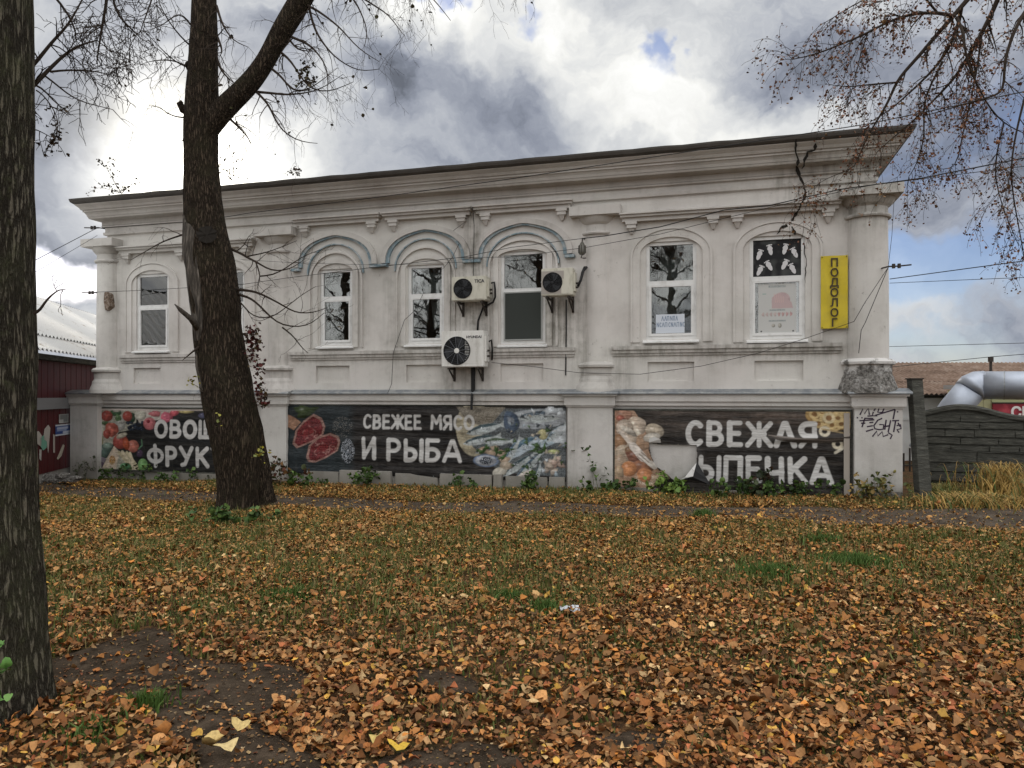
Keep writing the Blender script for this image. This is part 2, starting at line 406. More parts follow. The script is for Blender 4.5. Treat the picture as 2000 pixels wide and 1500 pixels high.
def fn_ground(t, bs):
    p = obc(t); n = t.noise(p, 16, 6, .75); n2 = t.noise(p, 1.1, 4); n3 = t.noise(p, 55, 4, .7)
    c = t.ramp(n, [(.30, (.018, .013, .009)), (.44, (.055, .032, .016)), (.56, (.12, .06, .024)), (.68, (.20, .12, .05))])
    c = t.mix(t.maprange(n2, .5, .64, 0, .65), c, t.mix(n3, (.022, .035, .009), (.075, .085, .025))); t.l.new(c, bs.inputs['Base Color']); bump(t, bs, t.math('ADD', n, n3), .8, .03)
M['ground'] = mat('leaf_mould_ground', (.08, .05, .03), .95, spec=.15, fn=fn_ground)
def fn_dirt(t, bs):
    p = obc(t); n = t.noise(p, 5, 7, .65); n3 = t.noise(p, 60, 4, .7)
    c = t.ramp(n, [(.3, (.021, .015, .010)), (.5, (.050, .037, .026)), (.7, (.09, .066, .046))]); c = t.mix(t.maprange(n3, .55, .72, 0, .6), c, (.17, .125, .085))
    t.l.new(c, bs.inputs['Base Color']); bump(t, bs, t.math('ADD', n, t.math('MULTIPLY', n3, .5)), .7, .025)
M['dirt'] = mat('packed_earth', (.06, .05, .045), 1., spec=.04, fn=fn_dirt)
def fn_path(t, bs):
    p = obc(t); n = t.noise(p, 3, 7, .65); n3 = t.noise(p, 80, 4, .7)
    c = t.ramp(n, [(.3, (.042, .032, .025)), (.5, (.080, .063, .048)), (.7, (.12, .097, .074))]); c = t.mix(t.maprange(n3, .6, .75, 0, .5), c, (.2, .18, .15))
    t.l.new(c, bs.inputs['Base Color']); bump(t, bs, t.math('ADD', n, t.math('MULTIPLY', n3, .5)), .5, .02)
M['path'] = mat('worn_asphalt', (.09, .085, .08), 1., spec=.05, fn=fn_path)
def fn_conc(t, bs):
    p = obc(t); n = t.noise(t.vmath('MULTIPLY', p, (1, 1, 4)), 5, 6, .7); c = t.ramp(n, [(.3, (.032, .032, .027)), (.55, (.075, .075, .064)), (.75, (.14, .137, .118))]); t.l.new(c, bs.inputs['Base Color']); bump(t, bs, n, .8, .04)
M['footing'] = mat('damp_footing_plaster', (.3, .28, .26), .95, spec=.1, fn=plaster_fn((.36, .34, .315), (.18, .165, .15)))
M['fence'] = mat('dark_weathered_concrete', (.05, .05, .045), .9, fn=fn_conc)
M['steel'] = mat('galvanised_sheet', (.4, .43, .5), .5, .7, fn=lambda t, bs: (t.l.new(t.mix(t.noise(obc(t), 6, 5, .6), (.30, .335, .40), (.47, .50, .56)), bs.inputs['Base Color'])))
M['whitewash'] = mat('whitewashed_wall', (.62, .62, .61), .9, fn=lambda t, bs: t.l.new(t.mix(t.maprange(t.noise(obc(t), 2, 5), .4, .7, 0, .5), (.66, .66, .65), (.46, .45, .43)), bs.inputs['Base Color']))
def fn_slate(t, bs):
    p = obc(t); n = t.noise(t.vmath('MULTIPLY', p, (1, 1, 1)), 3.2, 6, .7); c = t.ramp(n, [(.3, (.11, .075, .055)), (.5, (.20, .135, .10)), (.7, (.30, .235, .19))]); t.l.new(c, bs.inputs['Base Color'])
M['slate'] = mat('weathered_corrugated_sheet', (.2, .14, .1), .9, fn=fn_slate)
def fn_shroof(t, bs):
    p = obc(t); n = t.noise(p, 3., 5, .65); c = t.mix(t.maprange(n, .58, .72), (.52, .52, .51), (.20, .15, .10)); t.l.new(c, bs.inputs['Base Color'])
M['pale_sheet'] = mat('pale_corrugated_sheet', (.5, .5, .5), .6, fn=fn_shroof)
M['maroon'] = mat('dark_red_paint', (.075, .010, .012), .55, fn=lambda t, bs: t.l.new(t.mix(t.maprange(t.noise(t.vmath('MULTIPLY', obc(t), (3, 3, .6)), 5, 5, .7), .4, .7), (.085, .010, .012), (.045, .008, .009)), bs.inputs['Base Color']))
M['grey_beam'] = mat('grey_painted_beam', (.21, .21, .215), .8)
M['old_wood'] = mat('weathered_timber', (.08, .065, .05), .9, fn=fn_conc)
M['cream'] = mat('yellow_green_panel', (.40, .38, .20), .8, fn=lambda t, bs: t.l.new(t.mix(t.noise(obc(t), 3, 5), (.36, .35, .20), (.50, .47, .27)), bs.inputs['Base Color']))
M['stone'] = mat('pale_rubble', (.3, .28, .25), .95, fn=fn_dim)
M['post'] = mat('dark_post_paint', (.035, .034, .032), .8, fn=fn_conc)

# ------------------------------------------------------------------ ground, path, earth
def xy_at(px, py):
    """ground point seen at a pixel (level ground)"""
    d = EYE * F / (py - HOR); return ((px - 1000) / F * d, d)

def make_ground():
    xs = np.concatenate([[-900, -300, -120, -60, -40, -28, -20], np.arange(-16, 14.01, .16), [18, 24, 34, 50, 100, 300, 900]])
    ys = np.concatenate([[-300, -100, -40, -20, -10, -5, -2], np.arange(0, 20, .16), [22, 25, 30, 40, 70, 150, 400, 1200]])
    X, Y = np.meshgrid(xs, ys); Z = gz(X, Y)
    V = np.stack([X.ravel(), Y.ravel(), Z.ravel()], 1); c = len(xs); r = len(ys)
    i, j = np.meshgrid(np.arange(r - 1), np.arange(c - 1), indexing='ij')
    a = (i * c + j).ravel(); FA = np.stack([a, a + 1, a + c + 1, a + c], 1)
    g = np_mesh('ground', V, FA, M['ground'], smooth=True); g['kind'] = 'structure'; return g
GROUND = make_ground()

# path along the house: centre line and half width (x, y, half width)
PATH = [(-15., 16.2, .75), (-11., 15.1, .75), (-8.2, 14.0, .72), (-5.6, 13.1, .68), (-2.5, 11.9, .60), (.3, 11.35, .58), (3.0, 10.75, .62), (5.5, 10.2, .85), (8., 9.85, 1.0), (12., 9.3, 1.1), (18, 8.6, 1.2)]
PXS = np.array([p[0] for p in PATH]); PYS = np.array([p[1] for p in PATH]); PWS = np.array([p[2] for p in PATH])
def path_dist(x, y):
    """signed distance-like measure: <1 on the path"""
    return np.abs(y - np.interp(x, PXS, PYS)) / np.interp(x, PXS, PWS)
def make_path():
    xs = np.arange(-15, 18, .16); rows = 12
    yc = np.interp(xs, PXS, PYS); w = np.interp(xs, PXS, PWS)
    mb = []
    for k in range(rows):
        t = (k / (rows - 1)) * 2 - 1
        wob = 1 + .16 * np.sin(xs * 2.1 + (5 if t > 0 else 0)) + .10 * np.sin(xs * 5.3 + 2 * t)
        y = yc + t * w * (wob if abs(t) == 1 else 1)
        mb.append(np.stack([xs, y, gz(xs, y) + .012 - (.02 if abs(t) == 1 else 0)], 1))
    V = np.concatenate(mb); c = len(xs)
    i, j = np.meshgrid(np.arange(rows - 1), np.arange(c - 1), indexing='ij'); a = (i * c + j).ravel()
    o = np_mesh('footpath', V, np.stack([a, a + 1, a + c + 1, a + c], 1), M['path'], smooth=True); o['kind'] = 'structure'
make_path()

# trodden bare earth, polygons measured on the ground
EARTH = [[(85, 1290), (180, 1262), (290, 1230), (345, 1240), (330, 1275), (410, 1296), (480, 1296), (570, 1300), (605, 1330), (575, 1375), (520, 1402), (480, 1425), (540, 1450), (640, 1500), (680, 1570), (400, 1570), (380, 1490), (320, 1430), (290, 1405), (180, 1345), (100, 1335)],
         [(700, 1500), (800, 1462), (900, 1446), (970, 1446), (1020, 1475), (1070, 1520), (1060, 1580), (760, 1580)],
         [(780, 1318), (860, 1314), (940, 1340), (930, 1364), (860, 1355)], [(1150, 1440), (1240, 1422), (1310, 1445), (1280, 1478), (1180, 1472)]]
def inside(poly, X, Y):
    r = np.zeros(X.shape, bool); n = len(poly); j = n - 1
    for i in range(n):
        xi, yi = poly[i]; xj, yj = poly[j]
        r ^= ((yi > Y) != (yj > Y)) & (X < (xj - xi) * (Y - yi) / (yj - yi + 1e-12) + xi); j = i
    return r
EARTH_XY = [[xy_at(*p) for p in poly] for poly in EARTH]
def make_earth():
    for poly in EARTH_XY:
        cx = sum(p[0] for p in poly) / len(poly); cy = sum(p[1] for p in poly) / len(poly)
        # resample the outline and wobble it, fan rings towards the middle
        out = []
        for i in range(len(poly)):
            a, b = np.array(poly[i]), np.array(poly[(i + 1) % len(poly)])
            for k in range(6): out.append(a + (b - a) * k / 6)
        out = np.array(out); n = len(out); rad = []
        for t in (1.06, .97, .8, .6, .4, .2, .02):
            q = np.array([cx, cy]) + (out - [cx, cy]) * t
            q = q + np.stack([.02 * np.sin(q[:, 1] * 23), .02 * np.sin(q[:, 0] * 19)], 1) * (t > .9)
            rad.append(np.stack([q[:, 0], q[:, 1], gz(q[:, 0], q[:, 1]) + (-.012 if t > 1 else .010)], 1))
        V = np.concatenate(rad); i, j = np.meshgrid(np.arange(len(rad) - 1), np.arange(n), indexing='ij'); a = (i * n + j).ravel(); b = (i * n + (j + 1) % n).ravel()
        o = np_mesh('bare_earth', V, np.stack([a, b, b + n, a + n], 1), M['dirt'], smooth=True); o['kind'] = 'structure'
make_earth()
def earth_mask(X, Y):
    m = np.zeros(X.shape, bool)
    for p in EARTH_XY: m |= inside(p, X, Y)
    return m
def facade_o(x, y): return (x - A[0]) * NX + (y - A[1]) * NY          # metres in front of the facade line
def vnoise(X, Y, sc, seed=0):
    """cheap smooth value noise, 0..1"""
    r = np.random.default_rng(seed).random((64, 64)); u = X * sc + 100; v = Y * sc + 100
    iu = np.floor(u).astype(int); iv = np.floor(v).astype(int); fu = u - iu; fv = v - iv
    fu = fu * fu * (3 - 2 * fu); fv = fv * fv * (3 - 2 * fv)
    g = lambda a, b: r[a % 64, b % 64]
    return (g(iu, iv) * (1 - fu) + g(iu + 1, iv) * fu) * (1 - fv) + (g(iu, iv + 1) * (1 - fu) + g(iu + 1, iv + 1) * fu) * fv
TRUNKS = [(-2.80, 3.95, .36), (-4.25, 11.6, .50), (-3.9, 12.0, .4)]

# leaves: heart-shaped, folded along the rib and curled
LT = np.array([(0, 0, 0), (0, -.50, 0), (.30, -.36, 0), (.47, -.05, 0), (.40, .24, 0), (.20, .42, 0), (0, .62, 0), (-.20, .42, 0), (-.40, .24, 0), (-.47, -.05, 0), (-.30, -.36, 0)])
LF = np.array([(0, i, i + 1) for i in range(1, 10)] + [(0, 10, 1)])
LEAF_COLS = np.array([(.38, .20, .085), (.30, .135, .045), (.24, .095, .03), (.13, .058, .022), (.40, .24, .12), (.47, .29, .065), (.50, .36, .20), (.30, .10, .045), (.33, .21, .10), (.19, .11, .05), (.42, .17, .04)])
LEAF_W = np.array([.13, .19, .20, .15, .07, .04, .025, .07, .05, .09, .04])
LT2 = np.array([(0, 0, 0), (0, -.50, 0), (.40, -.24, 0), (.43, .15, 0), (.02, .60, 0), (-.43, .15, 0), (-.40, -.24, 0)])
LF2 = np.array([(0, i, i + 1) for i in range(1, 6)] + [(0, 6, 1)])
def leaf_arrays(pos, size, r, lift=0., yaw=None, tilt=.5, LT=LT):
    n = len(pos)
    yaw = r.random(n) * 2 * PI if yaw is None else yaw
    c1 = r.normal(0.3, .9, n)[:, None]; c2 = r.normal(.2, .8, n)[:, None]; fold = np.abs(r.normal(.15, .35, n))[:, None]
    L = np.repeat(LT[None], n, 0).copy()
    L[:, :, 0] *= (.75 + .35 * r.random(n))[:, None]
    L[:, :, 2] = c1 * L[:, :, 0] ** 2 + c2 * L[:, :, 1] ** 2 + fold * np.abs(L[:, :, 0]) + r.normal(0, .07, (n, len(LT))); L[:, 1:, :2] *= r.uniform(.86, 1.1, (n, len(LT) - 1, 1))
    L *= size[:, None, None]
    t = np.abs(r.normal(0, tilt, n)); ta = r.random(n) * 2 * PI
    ax = np.stack([np.cos(ta), np.sin(ta), np.zeros(n)], 1)
    # rotate about ax by t (Rodrigues)
    ct, st = np.cos(t)[:, None, None], np.sin(t)[:, None, None]; k = ax[:, None, :]
    L = L * ct + np.cross(np.broadcast_to(k, L.shape), L) * st + k * (L * k).sum(2, keepdims=True) * (1 - ct)
    cy, sy = np.cos(yaw)[:, None], np.sin(yaw)[:, None]
    X = L[:, :, 0] * cy - L[:, :, 1] * sy; Y = L[:, :, 0] * sy + L[:, :, 1] * cy
    L = np.stack([X, Y, L[:, :, 2] - L[:, :, 2].min(1, keepdims=True) * .8], 2)
    return L + pos[:, None, :]
def greenness(x, y):
    """where grass wins over leaves: broad patches in the middle of the lawn"""
    g = vnoise(x, y, .9, 1) * .5 + vnoise(x, y, 2.3, 2) * .5
    for px, py, rx, ry, k in ((330, 1090, 2.2, 1.6, .26), (640, 1080, 1.6, .9, .20), (1150, 1120, 1.2, .7, .16), (1650, 1100, 1.1, .5, .22), (900, 1040, 2.2, .8, .10), (1450, 1120, 1.0, .5, .16), (1900, 1130, 1.2, .8, .14)):
        cx, cy = xy_at(px, py); g = g + k * np.exp(-((x - cx) / rx) ** 2 - ((y - cy) / ry) ** 2)
    return g * np.clip((y - 1.0) / 4.5, .3, 1)
def make_leaves():
    r = np.random.default_rng(3)
    N = 600000
    # denser sampling near, covering a bit more than the view
    y = 2.2 + (15.5 - 2.2) * r.random(N) ** 1.35; halfw = .80 * y + 1.2; x = (r.random(N) * 2 - 1) * halfw
    keep = r.random(N) < (halfw / halfw.max()); x, y = x[keep], y[keep]
    pd = path_dist(x, y); on = np.clip((1.25 - pd) / .45, 0, 1)
    gp = greenness(x, y)
    green = np.clip((gp - .30) / .45, 0, 1)
    dens = 1 - .50 * green - .18; dens *= (1 - .86 * on)
    dens *= np.where(earth_mask(x, y), .03 + .16 * (vnoise(x, y, 3.2, 8) > .62), 1.)
    fo = facade_o(x, y); dens *= np.where(fo < .12, 0, 1); dens *= np.where((fo > .2) & (fo < .9), .55, 1)
    for tx, ty, tr in TRUNKS: dens *= np.where((x - tx) ** 2 + (y - ty) ** 2 < (tr * .85) ** 2, 0, 1)
    # behind the line of the facade no leaves are needed
    dens *= np.where((x < -10.5) & (y > 15), .2, 1)
    k = r.random(len(x)) < dens; x, y = x[k], y[k]
    size = np.clip(.0305 * np.exp(r.normal(0, .38, len(x))), .012, .080)
    pos = np.stack([x, y, gz(x, y) + .008 + r.random(len(x)) ** 1.5 * .045], 1)
    V = leaf_arrays(pos, size, r, LT=LT2, tilt=.42)
    ci = r.choice(len(LEAF_COLS), len(x), p=LEAF_W / LEAF_W.sum())
    col = LEAF_COLS[ci] * (.34 + 1.1 * r.random(len(x)))[:, None] * np.array([1.2, 1.13, .97])
    # near leaves browner, far ones a little yellower
    yel = np.clip((y - 4) / 5, 0, 1.5)[:, None]; col = col * (1 - .17 * yel) + np.array([.42, .29, .075]) * .17 * yel
    proj = size / y; px = 1000 + F * x / y; py = HOR + F * (EYE) / y
    vis = (px > 110) & (px < 1980) & (py < 1490)
    order = np.argsort(-(proj * vis))[:300]
    rest = np.ones(len(x), bool); rest[order] = False
    # crumbs and torn bits of leaf on the bare earth and the path
    K = 26000; yy = 2.6 + 10 * r.random(K) ** 1.6; xx = (r.random(K) * 2 - 1) * (.75 * yy + .4); kk = (earth_mask(xx, yy) | (path_dist(xx, yy) < 1.1)); xx, yy = xx[kk], yy[kk]
    CV = leaf_arrays(np.stack([xx, yy, gz(xx, yy) + .014], 1), r.uniform(.006, .026, len(xx)), r, tilt=.25, LT=LT2); cc = LEAF_COLS[r.integers(0, len(LEAF_COLS), len(xx))] * (.3 + .6 * r.random((len(xx), 1)))
    V = np.concatenate([V, CV]); col = np.concatenate([col, cc]); rest = np.concatenate([rest, np.ones(len(xx), bool)])
    n = rest.sum(); VV = V[rest].reshape(-1, 3); FA = (np.arange(n)[:, None, None] * len(LT2) + LF2[None]).reshape(-1, 3)
    o = np_mesh('leaf_litter', VV, FA, M['leaf'], GROUND, np.repeat(col[rest], len(LT2), 0)); o['kind'] = 'stuff'
    NV = leaf_arrays(pos[order], size[order], r)
    for i, nv in zip(order, NV):
        np_mesh('fallen_leaf', nv, LF, M['leaf'], GROUND, np.repeat(col[i][None], len(LT), 0))
    # the round yellow leaf and two pale ones lying clear of the rest
    for px_, py_, s, c in ((780, 1474, .115, (.62, .40, .05)), (735, 1462, .10, (.60, .45, .15)), (467, 1457, .10, (.62, .47, .2)), (414, 1485, .10, (.60, .44, .18)), (445, 1488, .10, (.62, .47, .22))):
        gx, gy = xy_at(px_, py_)
        v = leaf_arrays(np.array([[gx, gy, gzf(gx, gy) + .05]]), np.array([s]), r, tilt=.15)[0]
        q = np_mesh('fallen_leaf', v, LF, M['leaf'], GROUND, np.repeat(np.array(c)[None], len(LT), 0))
        q['label'] = 'bright yellow fallen leaf lying on bare dark earth'
make_leaves()

def blades(name, x, y, h, r, cols, parent=None, lean=.5, width=.006, zoff=0.):
    n = len(x); a = r.random(n) * 2 * PI; la = r.random(n) * 2 * PI; ln = np.abs(r.normal(0, lean, n)) * h
    z = gz(x, y) + zoff - .01; w = width * (.6 + .8 * r.random(n))
    dx, dy = np.cos(a) * w, np.sin(a) * w; lx, ly = np.cos(la) * ln, np.sin(la) * ln
    V = np.stack([np.stack([x - dx, y - dy, z], 1), np.stack([x + dx, y + dy, z], 1), np.stack([x + dx * .7 + lx * .35, y + dy * .7 + ly * .35, z + h * .6], 1),
                  np.stack([x - dx * .7 + lx * .35, y - dy * .7 + ly * .35, z + h * .6], 1), np.stack([x + lx, y + ly, z + h * (1 - .25 * np.clip(ln / h, 0, 1))], 1)], 1)
    b = np.arange(n)[:, None] * 5
    FA = np.concatenate([b + np.array([[0, 1, 2]]), b + np.array([[0, 2, 3]]), b + np.array([[3, 2, 4]])])
    return np_mesh(name, V.reshape(-1, 3), FA, M['foliage'], parent, np.repeat(cols, 5, 0))
def make_grass():
    r = np.random.default_rng(9); N = 560000
    y = 3.0 + 12.5 * r.random(N); halfw = .80 * y + .8; x = (r.random(N) * 2 - 1) * halfw
    k = r.random(N) < halfw / halfw.max(); x, y = x[k], y[k]
    gp = greenness(x, y)
    tuft = vnoise(x, y, 5.0, 5)
    d = np.clip((gp - .22) / .50, .05, 1) * (.25 + .75 * np.clip((tuft - .35) / .3, 0, 1))
    d = np.maximum(d, .012); d *= np.where(path_dist(x, y) < 1.1, .02, 1) * np.where(earth_mask(x, y), .01, 1) * np.where(facade_o(x, y) < .1, 0, 1)
    for tx, ty, tr in TRUNKS: d *= np.where((x - tx) ** 2 + (y - ty) ** 2 < (tr * .8) ** 2, 0, 1)
    k = r.random(len(x)) < d * 1.45; x, y = x[k], y[k]; n = len(x)
    t = r.random(n)[:, None]; c = np.array([.055, .085, .018]) * (1 - t) + np.array([.15, .15, .038]) * t
    dry = r.random(n) < .22; c[dry] = np.array([.26, .20, .08]) * (.7 + .5 * r.random((dry.sum(), 1)))
    h = np.clip(r.normal(.075, .028, n), .025, .16) * np.clip(y / 6.5, .6, 1)
    o = blades('grass', x, y, h, r, c); tag(o, 'short green grass showing through the fallen leaves of the lawn', 'grass', kind='stuff')
make_grass()
def tuft(px, py, n, h, spread, label, cols=((.04, .085, .015), (.10, .16, .035)), lean=.45, seed=1, name='grass_tuft', cat='grass tuft', width=.006, group=None):
    r = np.random.default_rng(seed); gx, gy = xy_at(px, py)
    e = empty(name, (0, 0, 0)); a = r.random(n) * 2 * PI; q = np.abs(r.normal(0, spread, n))
    x = gx + np.cos(a) * q; y = gy + np.sin(a) * q * .8; t = r.random(n)[:, None]
    o = blades(name, x, y, h * (.5 + .6 * r.random(n)), r, np.array(cols[0]) * (1 - t) + np.array(cols[1]) * t, lean=lean, width=width)
    bpy.data.objects.remove(e)
    return tag(o, label, cat, group, 'stuff')
tuft(283, 1395, 260, .12, .07, 'bushy green grass tuft at the edge of the bare earth by the big trunk', seed=2)
tuft(180, 1440, 170, .10, .12, 'low green grass tuft among orange leaves under the big trunk', seed=3)
tuft(990, 1165, 420, .12, .10, 'dark green grass tuft in mid lawn, left one of a close pair', seed=4)
tuft(1068, 1190, 420, .12, .09, 'dark green grass tuft in mid lawn, right one of a close pair', seed=5)
tuft(1670, 1100, 1100, .16, .20, 'large bright green grass patch on the right side of the lawn', seed=6)
tuft(1510, 1125, 800, .13, .22, 'dark green grass patch beside the large bright one on the lawn', seed=7)
tuft(1375, 1008, 320, .16, .10, 'small dark grass tuft at the path edge before the bakery banner', seed=8)
tuft(1605, 1060, 420, .12, .15, 'small grass tuft between the footpath and the large green patch', seed=10)
tuft(560, 1160, 500, .11, .25, 'spread of short green grass on the left of the lawn', seed=12)

# ------------------------------------------------------------------ the old merchant's house
HOUSE = tag(empty('merchant_house', matrix=HM), 'long whitewashed old house with moulded cornice, cracked wall and three food banners', 'house')
S0, S1, DEEP, ZC, ZT = 1.05, 16.46, 9., 1.72, 5.22       # ends of the upper wall, depth, plinth top, underside of cornice

WIN = [  # s0, s1, z0, z1, transom fraction, arch kind
    dict(s=(1.82, 2.66), z=(2.66, 4.30), tr=.57, kind='side'),
    dict(s=(3.72, 4.54), z=(2.66, 4.30), tr=.57, kind='side'),
    dict(s=(6.29, 7.01), z=(2.68, 4.20), tr=.62, kind='mid'),
    dict(s=(8.20, 8.95), z=(2.68, 4.20), tr=.61, kind='mid'),
    dict(s=(10.08, 10.94), z=(2.64, 4.36), tr=.58, kind='mid'),
    dict(s=(12.77, 13.64), z=(2.67, 4.39), tr=.58, kind='side'),
    dict(s=(14.52, 15.41), z=(2.64, 4.39), tr=.59, kind='side')]
PANELS = [(1.75, 2.45), (3.75, 4.5), (6.20, 6.95), (8.17, 8.93), (10.08, 10.90), (12.80, 13.60), (14.60, 15.38)]
REVEAL = .13
def house_wall():
    m = MB()
    xs = sorted({S0, S1} | {v for w in WIN for v in w['s']} | {v for p in PANELS for v in p})
    zs = sorted({ZC - .2, ZT + .1} | {v for w in WIN for v in w['z']} | {1.93, 2.27})
    def hole(xa, xb, za, zb):
        xc, zc = (xa + xb) / 2, (za + zb) / 2
        for w in WIN:
            if w['s'][0] < xc < w['s'][1] and w['z'][0] < zc < w['z'][1]: return True
        for p in PANELS:
            if p[0] < xc < p[1] and 1.93 < zc < 2.27: return True
        return False
    for i in range(len(xs) - 1):
        for j in range(len(zs) - 1):
            if not hole(xs[i], xs[i + 1], zs[j], zs[j + 1]):
                m.add([(xs[i], 0, zs[j]), (xs[i + 1], 0, zs[j]), (xs[i + 1], 0, zs[j + 1]), (xs[i], 0, zs[j + 1])], [(0, 1, 2, 3)])
    def pocket(a, b, c, d, dep, back):
        q = [(a, c), (b, c), (b, d), (a, d)]
        for k in range(4):
            (x0, z0), (x1, z1) = q[k], q[(k + 1) % 4]
            m.add([(x0, 0, z0), (x1, 0, z1), (x1, dep, z1), (x0, dep, z0)], [(3, 2, 1, 0)])
        if back: m.add([(a, dep, c), (b, dep, c), (b, dep, d), (a, dep, d)], [(0, 1, 2, 3)])
    for w in WIN: pocket(*w['s'], *w['z'], REVEAL + .12, False)
    for p in PANELS: pocket(*p, 1.93, 2.27, .05, True)
    # side and rear walls
    m.add([(S0, 0, ZC - .2), (S0, DEEP, ZC - .2), (S0, DEEP, ZT + .1), (S0, 0, ZT + .1)], [(0, 3, 2, 1)])
    m.add([(S1, 0, ZC - .2), (S1, DEEP, ZC - .2), (S1, DEEP, ZT + .1), (S1, 0, ZT + .1)], [(0, 1, 2, 3)])
    m.add([(S0, DEEP, ZC - .2), (S1, DEEP, ZC - .2), (S1, DEEP, ZT + .1), (S0, DEEP, ZT + .1)], [(3, 2, 1, 0)])
    return m.build('wall', M['plaster'], HOUSE, flip=False)
house_wall()
def rooms():
    m = MB()
    # floor, ceiling, back wall and cross walls of the rooms behind the windows
    m.box(S0 + .02, S1 - .02, .30, 4.5, 2.0, 2.05); m.box(S0 + .02, S1 - .02, .30, 4.5, 5.05, 5.1)
    m.box(S0 + .02, S1 - .02, 4.5, 4.6, 2.05, 5.05)
    for s in (1.1, 5.2, 7.7, 9.5, 11.8, 14.0, 16.3): m.box(s, s + .1, .30, 4.5, 2.05, 5.05)
    m.build('room', M['interior'], HOUSE)
rooms()

def sweep(prof, s0, s1, name, material, deep=DEEP, jit=0.):
    """a moulding carried round left side, front and right side with mitred corners; prof in (o, z)"""
    m = MB(); n = 60
    rows = []
    for o, z in prof:
        row = [(s0 - o, deep, z), (s0 - o, -o, z)]
        for k in range(1, n):
            s = s0 - o + (s1 - s0 + 2 * o) * k / n
            row.append((s, -o, z + (jit * math.sin(k * 1.7) + jit * .8 * math.sin(k * 4.1 + 1) if jit else 0)))
        row += [(s1 + o, -o, z), (s1 + o, deep, z)]
        rows.append(row)
    m.grid(rows)
    return m.build(name, material, HOUSE)
sweep([(-.02, 5.17), (.055, 5.19), (.06, 5.245), (.03, 5.255), (.03, 5.35), (.075, 5.36), (.085, 5.385)], S0, S1, 'architrave', M['plaster_trim'])
sweep([(.06, 5.385), (.075, 5.40), (.075, 5.49), (.12, 5.505), (.25, 5.515), (.265, 5.55)], S0, S1, 'frieze_moulding', M['cornice'])
sweep([(.24, 5.55), (.27, 5.555), (.285, 5.60), (.315, 5.645), (.335, 5.65), (.335, 5.685), (.36, 5.69), (.385, 5.735), (.44, 5.785), (.45, 5.80)], S0, S1, 'cornice', M['cornice'])
sweep([(.30, 5.795), (.46, 5.805), (.50, 5.835), (.515, 5.875), (.52, 5.905), (.46, 5.92), (.2, 5.95)], S0, S1, 'roof_edge', M['roof_metal'], jit=.004)
def roof():
    m = MB(); a, b = S0 - .40, S1 + .40
    e = 5.93; rz = 7.0; ym = DEEP / 2; c = 3.2
    v = [(a, -.40, e), (b, -.40, e), (b, DEEP + .3, e), (a, DEEP + .3, e), (a + c, ym, rz), (b - c, ym, rz)]
    m.add(v, [(0, 1, 5, 4), (1, 2, 5), (2, 3, 4, 5), (3, 0, 4)]); m.build('roof', M['roof_metal'], HOUSE)
roof()

# plinth: wall, piers, capping and flashing
def plinth():
    m = MB(); m.box(.55, 16.72, .0, DEEP, -.6, 1.50); m.build('plinth', M['plinth'], HOUSE)
    PIERS = [(S(137, .16), S(190, .16)), (S(509, .12), S(558, .12)), (S(1108, .12), S(1196, .12)), (S(1669, .16), S(1763, .16))]
    for i, (a, b) in enumerate(PIERS):
        q = MB(); o = .16 if i in (0, 3) else .10
        q.box(a, b, -o, .0 if i in (1, 2) else 1.2, -.6, 1.50)
        q.box(a - .025, b + .025, -o - .025, .0 if i in (1, 2) else 1.2, 1.47, 1.50)
        q.build('pier', M['plinth'], HOUSE)
        c = MB(); c.box(a - .05, b + .05, -o - .05, .0 if i in (1, 2) else 1.2, 1.50, 1.665); c.box(a - .085, b + .085, -o - .09, 0 if i in (1, 2) else 1.2, 1.665, 1.70); c.build('pier_cap', M['plinth'], HOUSE)
    # string between the piers
    for (a, b) in [(PIERS[0][1] + .05, PIERS[1][0] - .05), (PIERS[1][1] + .05, PIERS[2][0] - .05), (PIERS[2][1] + .05, PIERS[3][0] - .05)]:
        q = MB(); q.box(a, b, -.055, .0, 1.50, 1.545); q.box(a, b, -.085, .0, 1.575, 1.70); q.box(a, b, -.05, 0, 1.545, 1.575); q.build('plinth_moulding', M['plinth'], HOUSE)
    # sheet-metal flashing, stepping out over each pier
    edge = []
    for i, (a, b) in enumerate(PIERS):
        o = .29 if i in (0, 3) else .225
        edge += [(a - .12, .125 if i else o), (a - .119, o), (b + .119, o), (b + .12, .125 if i < 3 else o)]
    q = MB(); rows = []
    for dz, k in ((1.702, 1), (1.725, 1.0), (1.735, .97), (1.80, .0)):
        rows.append([(s, -(o * k if k else -.02), dz) for s, o in edge])
    q.grid(rows); q.build('flashing', M['flashing'], HOUSE)
    return PIERS
PIERS = plinth()

